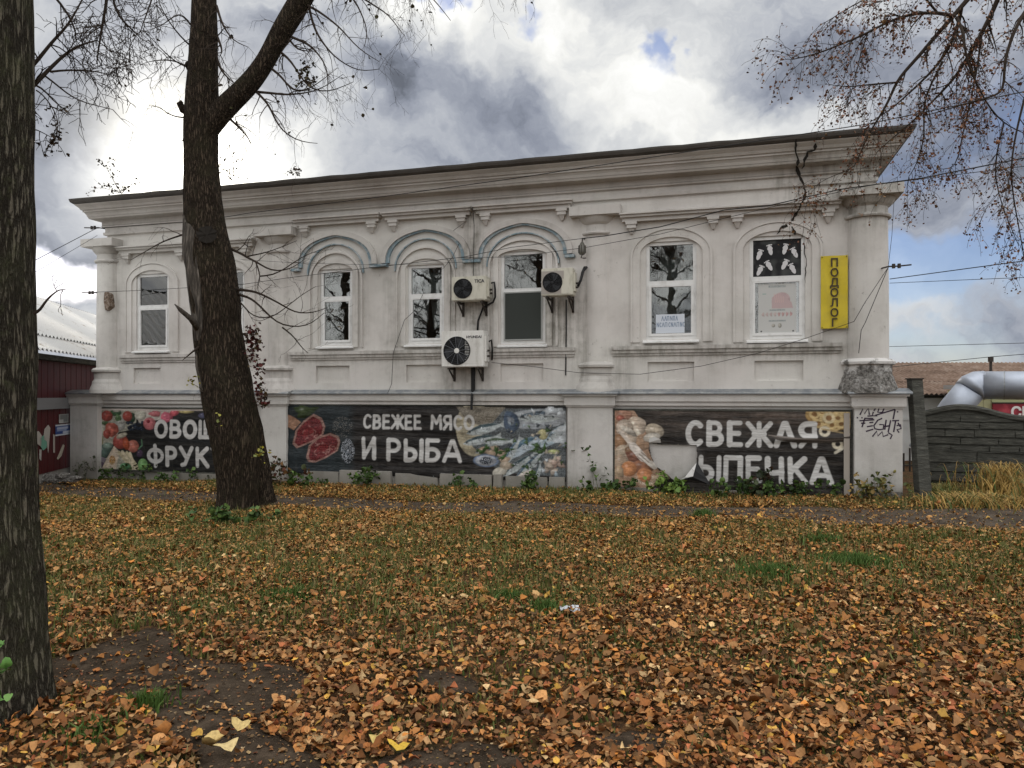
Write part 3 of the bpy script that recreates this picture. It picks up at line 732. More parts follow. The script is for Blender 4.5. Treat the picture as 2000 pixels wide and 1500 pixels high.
def ring_lathe(m, s, y, prof, n=24, a0=PI, a1=2 * PI):
    rows = []
    for r, z in prof: rows.append([(s + r * math.cos(a0 + (a1 - a0) * k / n), y + r * math.sin(a0 + (a1 - a0) * k / n), z) for k in range(n + 1)])
    m.grid(rows)
def column(sc, r, yo, a0=PI, a1=2 * PI, rough_base=False):
    """engaged column on a moulded base with square capital; base, shaft and capital are parts of the house"""
    m = MB(); ring_lathe(m, sc, yo, [(r, 2.28), (r * .985, 3.4), (r * .95, 4.58)], 28, a0, a1); m.build('column_shaft', M['plaster'], HOUSE, smooth=True)
    m = MB(); k = 1.0
    ring_lathe(m, sc, yo, [(r + .14, 1.72), (r + .13, 1.80), (r + .085, 1.92), (r + .075, 1.97), (r + .06, 2.00), (r + .045, 2.03), (r + .045, 2.17), (r + .09, 2.19), (r + .095, 2.23), (r + .06, 2.265), (r, 2.285)], 28, a0, a1)
    m.build('column_base', M['broken_plaster'] if rough_base else M['plaster_trim'], HOUSE, smooth=False)
    m = MB(); rc = r * .95
    ring_lathe(m, sc, yo, [(rc, 4.575), (rc + .045, 4.585), (rc + .055, 4.61), (rc + .045, 4.635), (rc + .005, 4.645), (rc, 4.76), (rc + .05, 4.80), (rc + .09, 4.86), (rc + .11, 4.905)], 28, a0, a1)
    m.box(sc - r - .13, sc + r + .13, yo - rc - .14, .0 if a1 <= 2 * PI else .5, 4.905, 5.07)
    m.build('capital', M['plaster_trim'], HOUSE, smooth=False)
column(S(201, .12), .285, .10)
column(S(538, .10), .31, .20)
column(S(1163, .08), .33, .26)
column(16.37, .34, .12, PI, 2.5 * PI, True)

def arch_path(sc, w, z0, zs, rise, n=18, point=0.):
    """down-left, up, over and down: outline of an opening with an arched head"""
    p = [(sc - w, z0), (sc - w, (z0 + zs) / 2), (sc - w, zs)]
    for k in range(1, n):
        t = PI - PI * k / n; p.append((sc + w * math.cos(t), zs + rise * math.sin(t) ** (1 - .25 * point) + point * .05 * max(0, 1 - abs(math.cos(t)) * 3)))
    return p + [(sc + w, zs), (sc + w, (z0 + zs) / 2), (sc + w, z0)]
def band(m, path, wid, o0, o1, wid2=None):
    """flat moulding following a path in the facade plane, standing proud from o0 to o1"""
    n = len(path); rows = [[], [], [], []]
    for i, (x, z) in enumerate(path):
        a, b = path[max(i - 1, 0)], path[min(i + 1, n - 1)]
        dx, dz = b[0] - a[0], b[1] - a[1]; L = math.hypot(dx, dz) or 1; nx, nz = -dz / L, dx / L
        h = wid / 2
        rows[0].append((x + nx * h, -o0, z + nz * h)); rows[1].append((x + nx * h, -o1, z + nz * h))
        rows[2].append((x - nx * h, -o1, z - nz * h)); rows[3].append((x - nx * h, -o0, z - nz * h))
    m.grid(rows)
    for e in (0, -1): m.add([rows[k][e] for k in range(4)], [(0, 1, 2, 3)])

def window(i, w):
    (a, b), (c, d) = w['s'], w['z']; mid = (a + b) / 2; wd = b - a
    fr = MB(); y0, y1 = .035, .105; t = .06; zt = c + (d - c) * w['tr']
    fr.box(a, a + t, y0, y1, c, d); fr.box(b - t, b, y0, y1, c, d); fr.box(a + t, b - t, y0, y1, d - t, d); fr.box(a + t, b - t, y0, y1, c, c + t + .01)
    fr.box(a + t, b - t, y0 + .002, y1, zt - .035, zt + .035)
    f = fr.build('window', M['pvc'], HOUSE)
    sa = MB(); y0, y1 = .022, .09; e = .045; x0, x1, z0, z1 = a + t - .012, b - t + .012, c + t - .002, zt - .028
    sa.box(x0, x0 + e, y0, y1, z0, z1); sa.box(x1 - e, x1, y0, y1, z0, z1); sa.box(x0 + e, x1 - e, y0, y1, z1 - e, z1); sa.box(x0 + e, x1 - e, y0, y1, z0, z0 + e)
    sa.build('sash', M['pvc'], f)
    p = MB(); p.box(x0 + e, x1 - e, .05, .056, z0 + e, z1 - e); p.build('pane', M['glass'], f)
    p = MB(); p.box(a + t, b - t, .065, .071, zt + .035, d - t); p.build('pane', M['glass'], f)
    sl = MB(); sl.add([(a - .05, -.09, c - .045), (b + .04, -.09, c - .045), (b + .04, .05, c - .002), (a - .05, .05, c - .002), (a - .05, -.09, c - .07), (b + .04, -.09, c - .07), (b + .04, .05, c - .07), (a - .05, .05, c - .07)],
                      [(0, 1, 2, 3), (4, 7, 6, 5), (0, 4, 5, 1), (1, 5, 6, 2), (2, 6, 7, 3), (3, 7, 4, 0)])
    sl.build('sill', M['pvc'], f)
    # plaster casing with arched head
    if w['kind'] == 'side':
        cs = MB(); band(cs, arch_path(mid, wd / 2 + .17, c - .05, d - .22, .36), .13, -.01, .028); band(cs, arch_path(mid, wd / 2 + .25, c - .05, d - .24, .47), .035, -.01, .045); cs.build('window_casing', M['plaster'], HOUSE)
    else:
        lo = d - .08
        cs = MB(); band(cs, arch_path(mid, wd / 2 + .085, c - .05, lo, .24 if i < 4 else .16), .10, -.01, .03); band(cs, arch_path(mid, wd / 2 + .22, c - .05, d - .25, .58 if i < 4 else .46), .04, -.01, .045); cs.build('window_casing', M['plaster'], HOUSE)
        hl = MB(); hw = .87 if i != 4 else .90; zs = 4.27
        band(hl, [q for q in arch_path(mid, hw, zs - .03, zs, .62, 24, .45)[1:-1]], .10, -.01, .085); hl.build('hood_arch', M['plaster_trim'], HOUSE)
        bl = MB(); band(bl, [q for q in arch_path(mid, hw - .085, zs - .03, zs, .575, 24, .45)[1:-1]], .075, -.01, .055)
        band(bl, [q for q in arch_path(mid, wd / 2 + .255, zs - .2, zs - .15, .57, 20)[1:-1]], .022, .0, .05)
        bl.build('painted_arch_line', M['blue_trim'], HOUSE)
        for sg in (-1, 1):
            st = MB(); st.box(mid + sg * hw - .09, mid + sg * hw + .09, -.10, .01, zs - .085, zs - .035); st.build('arch_stop', M['blue_trim'], HOUSE)
    return f
WOBJ = [window(i, w) for i, w in enumerate(WIN)]

def hood(sa, sb, zt, brackets):
    m = MB(); m.box(sa, sb, -.10, .0, zt - .12, zt - .05); m.box(sa - .03, sb + .03, -.15, .0, zt - .05, zt - .005)
    m.add([(sa - .05, -.19, zt - .005), (sb + .05, -.19, zt - .005), (sb + .05, 0, zt - .005), (sa - .05, 0, zt - .005), (sa - .05, -.19, zt + .02), (sb + .05, -.19, zt + .02), (sb + .02, 0, zt + .07), (sa - .02, 0, zt + .07)],
          [(3, 2, 1, 0), (4, 5, 6, 7), (0, 1, 5, 4), (1, 2, 6, 5), (2, 3, 7, 6), (3, 0, 4, 7)])
    h = m.build('window_hood', M['plaster_trim'], HOUSE)
    for s in brackets:
        q = MB(); q.box(s - .10, s + .10, -.115, .0, zt - .17, zt - .12); q.box(s - .08, s + .08, -.10, .0, zt - .235, zt - .17)
        q.add([(s - .055, -.085, zt - .235), (s + .055, -.085, zt - .235), (s + .055, 0, zt - .235), (s - .055, 0, zt - .235), (s - .02, -.04, zt - .33), (s + .02, -.04, zt - .33), (s + .02, 0, zt - .33), (s - .02, 0, zt - .33)],
              [(0, 1, 2, 3), (7, 6, 5, 4), (0, 4, 5, 1), (1, 5, 6, 2), (2, 6, 7, 3), (3, 7, 4, 0)])
        q.build('bracket', M['plaster_trim'], h)
hood(1.45, 4.78, 4.87, [1.62, 3.0, 3.3, 4.6])
hood(5.80, 7.62, 5.20, [5.98, 7.46]); hood(7.76, 9.50, 5.20, [7.92, 9.32]); hood(9.62, 11.42, 5.20, [9.80, 11.26])
hood(12.36, 15.92, 4.88, [12.52, 13.92, 14.32, 15.76])
def sill_band(a, b):
    m = MB(); m.box(a, b, -.075, .0, 2.49, 2.555); m.box(a + .01, b - .01, -.05, .0, 2.43, 2.49); m.box(a + .02, b - .02, -.025, 0, 2.385, 2.43); m.build('sill_band', M['plaster_trim'], HOUSE)
sill_band(1.42, 4.80); sill_band(5.62, 11.50); sill_band(12.16, 15.98)

# long crack through the cornice and over the last window, and small ones
def crack(pts, wid, name='crack'):
    m = MB(); r = random.Random(len(pts)); L = []
    for i in range(len(pts) - 1):
        (x0, y0, o0), (x1, y1, o1) = pts[i], pts[i + 1]
        k = max(2, int(math.hypot(x1 - x0, y1 - y0) / 6))
        for j in range(k):
            t = j / k; s, z = P(x0 + (x1 - x0) * t + r.uniform(-2.2, 2.2), y0 + (y1 - y0) * t, o0 + (o1 - o0) * t); L.append((s, -(o0 + (o1 - o0) * t) - .004, z))
    s, z = P(pts[-1][0], pts[-1][1], pts[-1][2]); L.append((s, -pts[-1][2] - .004, z))
    A1, B1 = [], []
    for i, (s, y, z) in enumerate(L):
        h = wid * r.uniform(.35, 1.3) * (1 if 0 < i < len(L) - 1 else .3); a, b = L[max(i - 1, 0)], L[min(i + 1, len(L) - 1)]
        dx, dz = b[0] - a[0], b[2] - a[2]; q = math.hypot(dx, dz) or 1
        A1.append((s - dz / q * h, y, z + dx / q * h)); B1.append((s + dz / q * h, y, z - dx / q * h))
    m.grid([A1, B1]); m.build(name, M['crack'], HOUSE, flip=False)
crack([(1556, 272, .50), (1555, 290, .45), (1557, 305, .34), (1557, 324, .285)], .024)
crack([(1592, 280, .45), (1590, 293, .40), (1576, 297, .36), (1573, 312, .31), (1566, 330, .27)], .026)
crack([(1557, 324, .13), (1561, 340, .10), (1566, 350, .095), (1571, 364, .095)], .027)
crack([(1571, 366, .075), (1573, 376, .014), (1570, 392, .014)], .027)
crack([(1569, 388, .196), (1563, 400, .196)], .026); crack([(1563, 399, .156), (1561, 405, .156)], .026); crack([(1561, 404, .106), (1556, 415, .106)], .026)
crack([(1557, 413, .012), (1549, 424, .012), (1542, 438, .012), (1524, 446, .05), (1517, 458, .05)], .026)
crack([(1542, 438, .01), (1549, 446, .035), (1553, 460, .05)], .024)
crack([(1571, 470, .05), (1573, 500, .05), (1574, 525, .05), (1573, 552, .05)], .007)
# patch on the left column where plaster has fallen from the bricks
def patch():
    m = MB(); sc = S(208, .2); r = random.Random(4); pts = []
    for k in range(16):
        t = 2 * PI * k / 16; q = r.uniform(.8, 1.15)
        pts.append((sc + .075 * q * math.cos(t), 3.72 + .24 * q * math.sin(t)))
    m.prism(pts, -.195, -.05); m.build('bare_brick_patch', M['rough_brick'], HOUSE)
patch()
# masonry blocks of the footing under the middle banner
def footing():
    for a, b, o, z1 in ((5.95, 6.75, .07, .16), (6.78, 7.9, .13, .20), (7.95, 8.85, .06, .17), (8.9, 9.95, .13, .19), (9.97, 10.15, .15, .21), (10.18, 11.0, .06, .18), (11.02, 11.33, .11, .19), (2.5, 4.7, .07, .03), (12.25, 13.0, .08, .05), (14.0, 15.2, .07, .05)):
        m = MB(); m.box(a, b, -o, 0, -.5, z1, taper=.012); m.build('footing_block', M['footing'], HOUSE)
    m = MB(); m.box(PIERS[3][0] + .03, PIERS[3][1] + .05, -.24, .8, -.5, .13, taper=.06); m.build('footing_block', M['rough_plaster'], HOUSE)
footing()
# graffiti on the right pier, thin paint strokes
def graffiti():
    m = MB(); X0, Y0 = 1640, 700; k = 160 / 828
    strokes = [[(205, 570), (235, 510), (250, 560), (290, 500), (300, 570)], [(280, 583), (330, 580)], [(340, 540), (330, 580), (380, 580)], [(380, 480), (345, 530)], [(405, 475), (385, 545), (440, 545)], [(460, 475), (430, 550)],
               [(360, 575), (560, 515)], [(560, 515), (540, 615)], [(200, 630), (350, 620)], [(255, 605), (225, 695)], [(250, 605), (340, 607)], [(215, 655), (260, 655)], [(300, 650), (340, 645)], [(275, 690), (335, 680)],
               [(430, 605), (385, 625), (345, 680), (355, 710), (400, 720), (440, 715), (445, 670), (400, 668)], [(470, 620), (455, 720)], [(515, 625), (490, 745)], [(440, 690), (510, 680)], [(530, 630), (600, 628)], [(565, 635), (545, 745)],
               [(330, 790), (375, 735), (385, 785), (430, 740), (440, 790), (490, 770)], [(490, 750), (530, 775), (510, 815)], [(265, 738), (340, 715)], [(575, 680), (615, 670), (620, 710), (580, 720), (600, 750)], [(590, 650), (610, 690)]]
    for st in strokes:
        pts = []
        for x, y in st: s, z = P(X0 + x * k, Y0 + y * k, .16); pts.append((s, z))
        band(m, pts, .022, .158, .1635)
    for x, y in ((520, 480), (580, 485), (585, 540), (180, 600), (460, 482), (225, 600)):
        s, z = P(X0 + x * k, Y0 + y * k, .16); m.box(s - .011, s + .011, -.1635, -.158, z - .011, z + .011)
    m.build('graffiti', mat('violet_marker', (.045, .03, .05), .7), HOUSE)
graffiti()

# ------------------------------------------------------------------ printed things: small raster painter into vertex colours
class Canvas:
    def __init__(s, w, h, cell, bg):
        s.w, s.h = w, h; s.nx, s.nz = max(2, int(w / cell)) + 1, max(2, int(h / cell)) + 1
        s.X, s.Z = np.meshgrid(np.linspace(0, w, s.nx), np.linspace(0, h, s.nz)); s.C = np.empty((s.nz, s.nx, 3)); s.C[:] = bg; s.aa = cell * .7
        s.r = np.random.default_rng(5)
    def cov(s, sd): return np.clip(.5 - sd / s.aa / 2, 0, 1)[..., None]
    def put(s, a, c): s.C = s.C * (1 - a) + np.asarray(c, float) * a
    def ell(s, x, z, rx, rz, c, rot=0, shade=.7, jag=0, edge=None):
        """ellipse printed like a lit round thing: highlight up left, darker low right"""
        ca, sa = math.cos(rot), math.sin(rot); dx, dz = s.X - x, s.Z - z; u = (dx * ca + dz * sa) / rx; v = (-dx * sa + dz * ca) / rz
        rr = np.sqrt(u * u + v * v)
        if jag: th = np.arctan2(v, u); rr = rr * (1 + jag * (np.sin(th * 3 + x * 9) + .6 * np.sin(th * 5 + z * 7) + .4 * np.sin(th * 9)))
        a = s.cov((rr - 1) * min(rx, rz))
        c = np.asarray(c, float); sh = 1 - shade * np.clip(rr * .55 + (dx / rx - dz / rz) * .28, -.3, 1.2)
        col = c[None, None] * np.clip(sh, .12, 1.3)[..., None] * (1 + .35 * (vnoise(s.X * 9 + x * 7, s.Z * 9, 2., 4) - .5) + .25 * (s.r.random(s.X.shape) - .5))[..., None]
        hl = np.clip(1 - np.hypot(dx / rx + .32, dz / rz - .35) / .3, 0, 1)[..., None] * min(1., shade); col = col + hl * .22
        if edge is not None: e = np.clip((rr - .80) / .1, 0, 1)[..., None]; col = col * (1 - e) + np.asarray(edge) * e
        s.C = s.C * (1 - a) + col * a
        return a
    def poly(s, pts, c, noise=0.):
        q = inside(pts, s.X, s.Z); n = len(pts); sd = np.full(s.X.shape, 9.)
        for i in range(n):
            sd = np.minimum(sd, s.seg(pts[i], pts[(i + 1) % n]))
        sd = np.where(q, -sd, sd); col = np.asarray(c, float)[None, None] * (1 + noise * (s.r.random(s.X.shape)[..., None] - .5) * 2); a = s.cov(sd); s.C = s.C * (1 - a) + col * a; return a
    def seg(s, p, q):
        dx, dz = q[0] - p[0], q[1] - p[1]; L = dx * dx + dz * dz + 1e-12
        t = np.clip(((s.X - p[0]) * dx + (s.Z - p[1]) * dz) / L, 0, 1); return np.hypot(s.X - p[0] - t * dx, s.Z - p[1] - t * dz)
    def line(s, pts, w, c):
        sd = np.full(s.X.shape, 9.)
        for i in range(len(pts) - 1): sd = np.minimum(sd, s.seg(pts[i], pts[i + 1]))
        s.put(s.cov(sd - w / 2), c)
    def boards(s, dark, light, nb, seed=0):
        r = np.random.default_rng(seed); k = (s.Z / s.h * nb).astype(int)
        ph = r.random(nb + 2) * 50; t = vnoise(s.X * .7 + ph[k], s.Z * 14, 1.2, seed) * .6 + vnoise(s.X * 2 + ph[k], s.Z * 40, 1.5, seed + 1) * .4
        t = np.clip((t - .3) * 1.6, 0, 1)[..., None]; s.C = np.asarray(dark) * (1 - t) + np.asarray(light) * t
        fz = s.Z / s.h * nb - k; s.put(np.where(fz < .05, .75, 0)[..., None], np.asarray(dark) * .3)
    def speckle(s, mask, cols, dens, seed=0):
        r = np.random.default_rng(seed); q = (r.random(s.X.shape) < dens)[..., None] * mask; c = np.asarray(cols)[r.integers(0, len(cols), s.X.shape)]; s.C = s.C * (1 - q) + c * q
    def text(s, txt, x, z, h, wl, sw, c, gap=.28, seed=1):
        """hand-brushed capitals: strokes of uneven width"""
        r = random.Random(seed)
        for ch in txt:
            if ch == ' ': x += wl * .75; continue
            strokes, wf = GLYPH[ch]; W_ = wl * wf; dz = r.uniform(-.02, .02) * h; tilt = r.uniform(-.03, .03)
            for st in strokes:
                pts = [(x + (p[0] + tilt * p[1]) * W_, z + dz + p[1] * h) for p in st]; s.line(pts, sw * r.uniform(.88, 1.12), c)
            x += W_ + wl * gap
        return x
    def grain(s, k=.5):
        """photographic mottling of a printed picture"""
        n = vnoise(s.X * 14, s.Z * 14, 1., 31) * .5 + vnoise(s.X * 33, s.Z * 33, 1., 32) * .5; s.C = s.C * (1 + k * 1.6 * (n - .5))[..., None]; s.C = np.clip(s.C, .004, .8)
    def build(s, name, mt, parent, y=0., warp=None, hole=None, two=.0):
        Y = np.full(s.X.shape, y) if warp is None else y - warp(s.X, s.Z)
        V = np.stack([s.X.ravel(), Y.ravel(), s.Z.ravel()], 1); c = s.nx
        i, j = np.meshgrid(np.arange(s.nz - 1), np.arange(s.nx - 1), indexing='ij'); a = (i * c + j).ravel()
        FA = np.stack([a, a + 1, a + c + 1, a + c], 1)
        if hole is not None:
            hm = hole(s.X, s.Z); keep = ~(hm.ravel()[FA].any(1)); FA = FA[keep]
        return np_mesh(name, V, FA, mt, parent, s.C.reshape(-1, 3))
def arc(cx, cz, rx, rz, a0, a1, n=14): return [(cx + rx * math.cos(math.radians(a0 + (a1 - a0) * k / n)), cz + rz * math.sin(math.radians(a0 + (a1 - a0) * k / n))) for k in range(n + 1)]
V_ = lambda x: [(x, 0), (x, 1)]
GLYPH = {
    'О': ([arc(.5, .5, .45, .5, 0, 360, 26)], .95), 'В': ([V_(.1), [(.1, 1)] + arc(.45, .76, .35, .24, 90, -90) + [(.1, .52)], [(.1, .52)] + arc(.5, .26, .4, .26, 90, -90) + [(.1, 0)]], .85),
    'Щ': ([V_(.05), V_(.45), V_(.85), [(.05, 0), (1, 0), (1, -.18)]], 1.05), 'И': ([V_(.08), V_(.92), [(.08, .02), (.92, .98)]], .9),
    'Ф': ([[(.5, -.08), (.5, 1.1)], arc(.5, .52, .48, .36, 0, 360, 24)], 1.1), 'Р': ([V_(.1), [(.1, 1)] + arc(.45, .72, .42, .28, 90, -90) + [(.1, .44)]], .85),
    'У': ([[(.05, 1), (.5, .42)], [(.95, 1), (.35, .05), (.1, 0)]], .9), 'К': ([V_(.1), [(.9, 1), (.12, .45)], [(.35, .58), (.95, 0)]], .9), 'Т': ([V_(.5), [(0, 1), (1, 1)]], .95),
    'Ы': ([V_(.06), [(.06, .55)] + arc(.3, .28, .32, .27, 90, -90) + [(.06, 0)], V_(.98)], 1.05), 'С': ([arc(.55, .5, .48, .5, 48, 312, 22)], .85), 'Е': ([V_(.1), [(.1, 1), (.85, 1)], [(.1, .52), (.75, .52)], [(.1, 0), (.9, 0)]], .75),
    'Ж': ([V_(.5), [(.02, 1), (.42, .52), (.0, 0)], [(.98, 1), (.58, .52), (1., 0)], [(.3, .52), (.7, .52)]], 1.25), 'М': ([[(.05, 0), (.12, 1), (.5, .4), (.88, 1), (.95, 0)]], 1.1), 'Я': ([V_(.9), [(.9, 1)] + arc(.5, .72, .42, .28, 90, 270) + [(.9, .44)], [(.55, .44), (.05, 0)]], .85),
    'Б': ([V_(.1), [(.1, 1), (.85, 1)], [(.1, .55)] + arc(.45, .28, .42, .28, 90, -90) + [(.1, 0)]], .85), 'А': ([[(.0, 0), (.45, 1), (.55, 1), (1, 0)], [(.2, .3), (.8, .3)]], .95), 'П': ([V_(.08), V_(.92), [(.08, 1), (.92, 1)]], .9),
    'Ч': ([V_(.9), [(.08, 1), (.08, .6)] + arc(.42, .58, .34, .2, 180, 270, 6) + [(.9, .42)]], .85), 'Ь': ([V_(.1), [(.1, .55)] + arc(.45, .28, .42, .28, 90, -90) + [(.1, 0)]], .8)}
WHITE_P = (.50, .49, .475)

def frame_strips(parent, w, h, t, mt, y=-.02, name='frame_batten'):
    for x0, x1, z0, z1 in ((-t, w + t, h, h + t), (-t, w + t, -t, 0), (-t, 0, 0, h), (w, w + t, 0, h)):
        m = MB(); m.box(x0, x1, y, .012, z0, z1); m.build(name, mt, parent)
def wrinkle(X, Z): return .010 * np.sin(X * 2.3 + Z * 5) + .006 * np.sin(X * 7.1 - Z * 3.2) * np.sin(Z * 4) + .010

def banner_veg():
    s0, s1, z0, z1 = S(188, .02), 4.80, .06, 1.385; w, h = s1 - s0, z1 - z0
    e = tag(empty('banner', matrix=facade_matrix(s0, .025, z0)), 'black greengrocer banner with painted fruit heap and lettering, half behind the leaning forked tree', 'banner')
    c = Canvas(w, h, .0105, (.02, .02, .02)); c.boards((.012, .013, .014), (.035, .034, .032), 5, 3)
    kx = lambda px: (px - 50) / (1900 - 50) * 3.06; kz = lambda py: (1130 - py) / (1130 - 195) * h
    E_ = lambda px, py, rx, ry, col, rot=0, **k: c.ell(kx(px), kz(py), rx * 3.06 / 1850, ry * h / 935, col, rot, **k)
    red, pink, wht, grn, pur = (.40, .095, .075), (.45, .15, .16), (.52, .50, .42), (.12, .20, .09), (.09, .06, .10)
    c.poly([(kx(60), kz(190)), (kx(740), kz(190)), (kx(700), kz(500)), (kx(420), kz(560)), (kx(300), kz(800)), (kx(700), kz(1130)), (kx(40), kz(1130))], (.34, .33, .27), .25)
    c.poly([(kx(700), kz(195)), (kx(1400), kz(195)), (kx(1200), kz(330)), (kx(760), kz(420))], (.40, .36, .32), .2)
    for q in ((150, 520, 70, 150, wht), (300, 620, 90, 60, wht), (450, 430, 80, 110, (.5, .49, .45)), (110, 700, 60, 120, (.5, .44, .22)), (620, 330, 90, 80, (.05, .08, .05)), (380, 260, 90, 50, (.06, .12, .06)), (400, 220, 60, 30, wht)): E_(*q, jag=.05)
    E_(240, 310, 95, 85, red); E_(570, 310, 80, 80, red); E_(200, 420, 60, 30, grn, jag=.1); E_(420, 340, 50, 50, grn, jag=.1)
    E_(310, 520, 110, 110, (.52, .15, .11), jag=.05); E_(230, 590, 60, 70, red, jag=.05)
    for k in range(34): r = random.Random(k); E_(560 + r.random() * 260, 395 + r.random() * 125, 22, 20, (.025, .035, .055), shade=.8)
    E_(780, 290, 90, 80, wht); E_(920, 420, 95, 95, pink, shade=.6); E_(900, 385, 26, 28, (.20, .02, .03)); E_(1000, 270, 90, 45, pink, jag=.08); E_(1180, 320, 95, 80, (.55, .14, .19), jag=.06); E_(1300, 250, 80, 50, (.48, .10, .12), .3); E_(1480, 230, 110, 30, (.5, .42, .20)); E_(1730, 290, 70, 40, (.10, .10, .16))
    E_(450, 700, 120, 115, red); E_(470, 610, 90, 40, (.50, .46, .36), .3); E_(650, 770, 95, 95, (.55, .2, .15)); E_(540, 740, 50, 90, (.50, .12, .06), .2)
    E_(190, 860, 140, 110, (.10, .15, .13), .2); E_(250, 770, 80, 50, (.24, .32, .27)); E_(130, 1000, 120, 60, (.30, .26, .30), -.1); E_(110, 1070, 110, 50, pur)
    c.poly([(kx(160), kz(1120)), (kx(350), kz(770)), (kx(440), kz(860)), (kx(390), kz(1125))], (.55, .46, .36), .15)
    c.speckle(c.cov(np.hypot((c.X - kx(330)) / .8, c.Z - kz(990)) - .1), [(.45, .22, .06), (.30, .15, .05), (.5, .35, .15)], .8, 4)
    for k, (a, b) in enumerate((((430, 870), (640, 1120)), ((480, 860), (700, 1120)), ((550, 870), (760, 1120)), ((600, 880), (650, 1000)))): c.line([(kx(a[0]), kz(a[1])), (kx(b[0]), kz(b[1]))], .07, (.56, .49, .35) if k % 2 else (.48, .42, .28))
    E_(540, 1080, 90, 50, (.16, .36, .18)); E_(810, 1050, 75, 95, (.22, .42, .16)); c.line([(kx(740), kz(810)), (kx(800), kz(750)), (kx(790), kz(670))], .03, (.10, .20, .12)); E_(760, 880, 50, 60, pur)
    c.grain(.45); c.put((c.Z > h - .035)[..., None] * .85, (.52, .46, .42)); c.put((c.X < .03)[..., None] * .8, (.5, .47, .43))
    c.text('ОВОЩИ', kx(1010), kz(610), h * .245, .31, .085, WHITE_P, .27, 3); c.text('ФРУКТЫ', kx(895), kz(1035), h * .275, .335, .09, WHITE_P, .27, 4)
    c.build('printed_sheet', M['print'], e, -.004, wrinkle); frame_strips(e, w, h, .035, M['old_wood'])
def banner_meat():
    s0, z0 = S(560, .02), P(830, 932, .02)[1]; s1 = S(1106, .02); z1 = 1.475; w, h = s1 - s0, z1 - z0
    e = tag(empty('banner', matrix=facade_matrix(s0, .025, z0)), 'long black butcher banner picturing two steaks at one end and heaped fish at the other', 'banner')
    c = Canvas(w, h, .0115, (.02, .02, .02)); c.boards((.012, .011, .011), (.045, .040, .037), 7, 8)
    c.put(np.clip((.27 * w - c.X) / (.03 * w), 0, 1)[..., None], (.020, .026, .029))
    kx = lambda px: (px - 65) / (1887 - 65) * w; kz = lambda py: (640 - py) / (640 - 175) * h; ux = w / 1822; uz = h / 465
    E_ = lambda px, py, rx, ry, col, rot=0, **k: c.ell(kx(px), kz(py), rx * ux, ry * uz, col, rot, **k)
    # bone ends, two marbled steaks
    c.poly([(kx(68), kz(235)), (kx(120), kz(255)), (kx(170), kz(290)), (kx(120), kz(345)), (kx(68), kz(320))], (.30, .17, .11))
    E_(200, 215, 70, 40, (.04, .06, .02), jag=.2)
    for pts in ([(110, 440), (130, 350), (190, 280), (265, 232), (320, 260), (347, 320), (330, 370), (260, 420), (180, 455), (140, 470)], [(212, 530), (225, 450), (290, 390), (380, 360), (440, 385), (450, 420), (430, 480), (350, 530), (270, 565), (225, 560)]):
        q = [(kx(a), kz(b)) for a, b in pts]; mx = sum(p[0] for p in q) / len(q); mz = sum(p[1] for p in q) / len(q)
        c.poly(q, (.26, .15, .125), .4); c.poly([(mx + (a - mx) * .86, mz + (b - mz) * .86) for a, b in q], (.125, .022, .024), .6)
        r = random.Random(int(pts[0][0]))
        for k in range(22):
            a = r.uniform(0, 6.28); d = r.uniform(.05, .72); px, pz = mx + math.cos(a) * d * .30, mz + math.sin(a) * d * .22; L = [(px, pz)]
            for j in range(3): L.append((L[-1][0] + r.uniform(-.06, .09), L[-1][1] + r.uniform(-.05, .05)))
            c.line(L, r.uniform(.008, .02), (.34, .17, .15) if k % 3 else (.07, .012, .014))
        c.poly([(mx + (a - mx) * .35 - .02, mz + (b - mz) * .3) for a, b in q], (.17, .028, .03), .6)
    msk = c.cov(np.hypot((c.X - kx(465)) / 1.0, c.Z - kz(320)) - .22); c.speckle(msk, [(.12, .12, .12), (.2, .19, .17), (.06, .06, .06)], .22, 2)
    msk = c.cov(np.hypot((c.X - kx(500)) / .75, (c.Z - kz(480)) / 1.2) - .2); c.speckle(msk, [(.5, .52, .56), (.3, .33, .38), (.15, .17, .2)], .42, 3)
    # fish heap
    E_(1330, 320, 112, 175, (.36, .32, .23), shade=.3); c.poly([(kx(1220), kz(180)), (kx(1520), kz(180)), (kx(1560), kz(300)), (kx(1300), kz(290))], (.17, .15, .12), .4)
    c.poly([(kx(1320), kz(430)), (kx(1520), kz(190)), (kx(1885), kz(185)), (kx(1885), kz(610)), (kx(1600), kz(600)), (kx(1450), kz(560))], (.09, .10, .105), .6)
    def fish(px, py, L, hh, rot, back=(.05, .075, .085), bel=(.36, .39, .39)):
        x, z = kx(px), kz(py); ca, sa = math.cos(rot), math.sin(rot); L *= ux; hh *= uz
        def pt(u, v): return (x + u * L * ca - v * hh * sa, z + u * L * sa + v * hh * ca)
        c.poly([pt(-1, 0), pt(-.75, .6), pt(-.2, 1), pt(.4, .75), pt(.8, .25), pt(1.05, .7), pt(1.0, 0), pt(1.05, -.7), pt(.8, -.25), pt(.3, -.8), pt(-.3, -.9), pt(-.75, -.55)], bel, .15)
        c.poly([pt(-.98, .1), pt(-.75, .6), pt(-.2, 1), pt(.4, .75), pt(.8, .25), pt(.3, .25), pt(-.3, .35)], back, .3)
        c.line([pt(-.55, .6), pt(-.5, -.5)], .012, (.12, .13, .13)); a = c.cov(np.hypot(c.X - pt(-.8, .12)[0], c.Z - pt(-.8, .12)[1]) - .018); c.put(a, (.03, .03, .03))
        c.speckle(c.cov(np.hypot((c.X - x) / 2, c.Z - z) - hh * .5), [(.62, .65, .68), (.2, .24, .26)], .25, int(px))
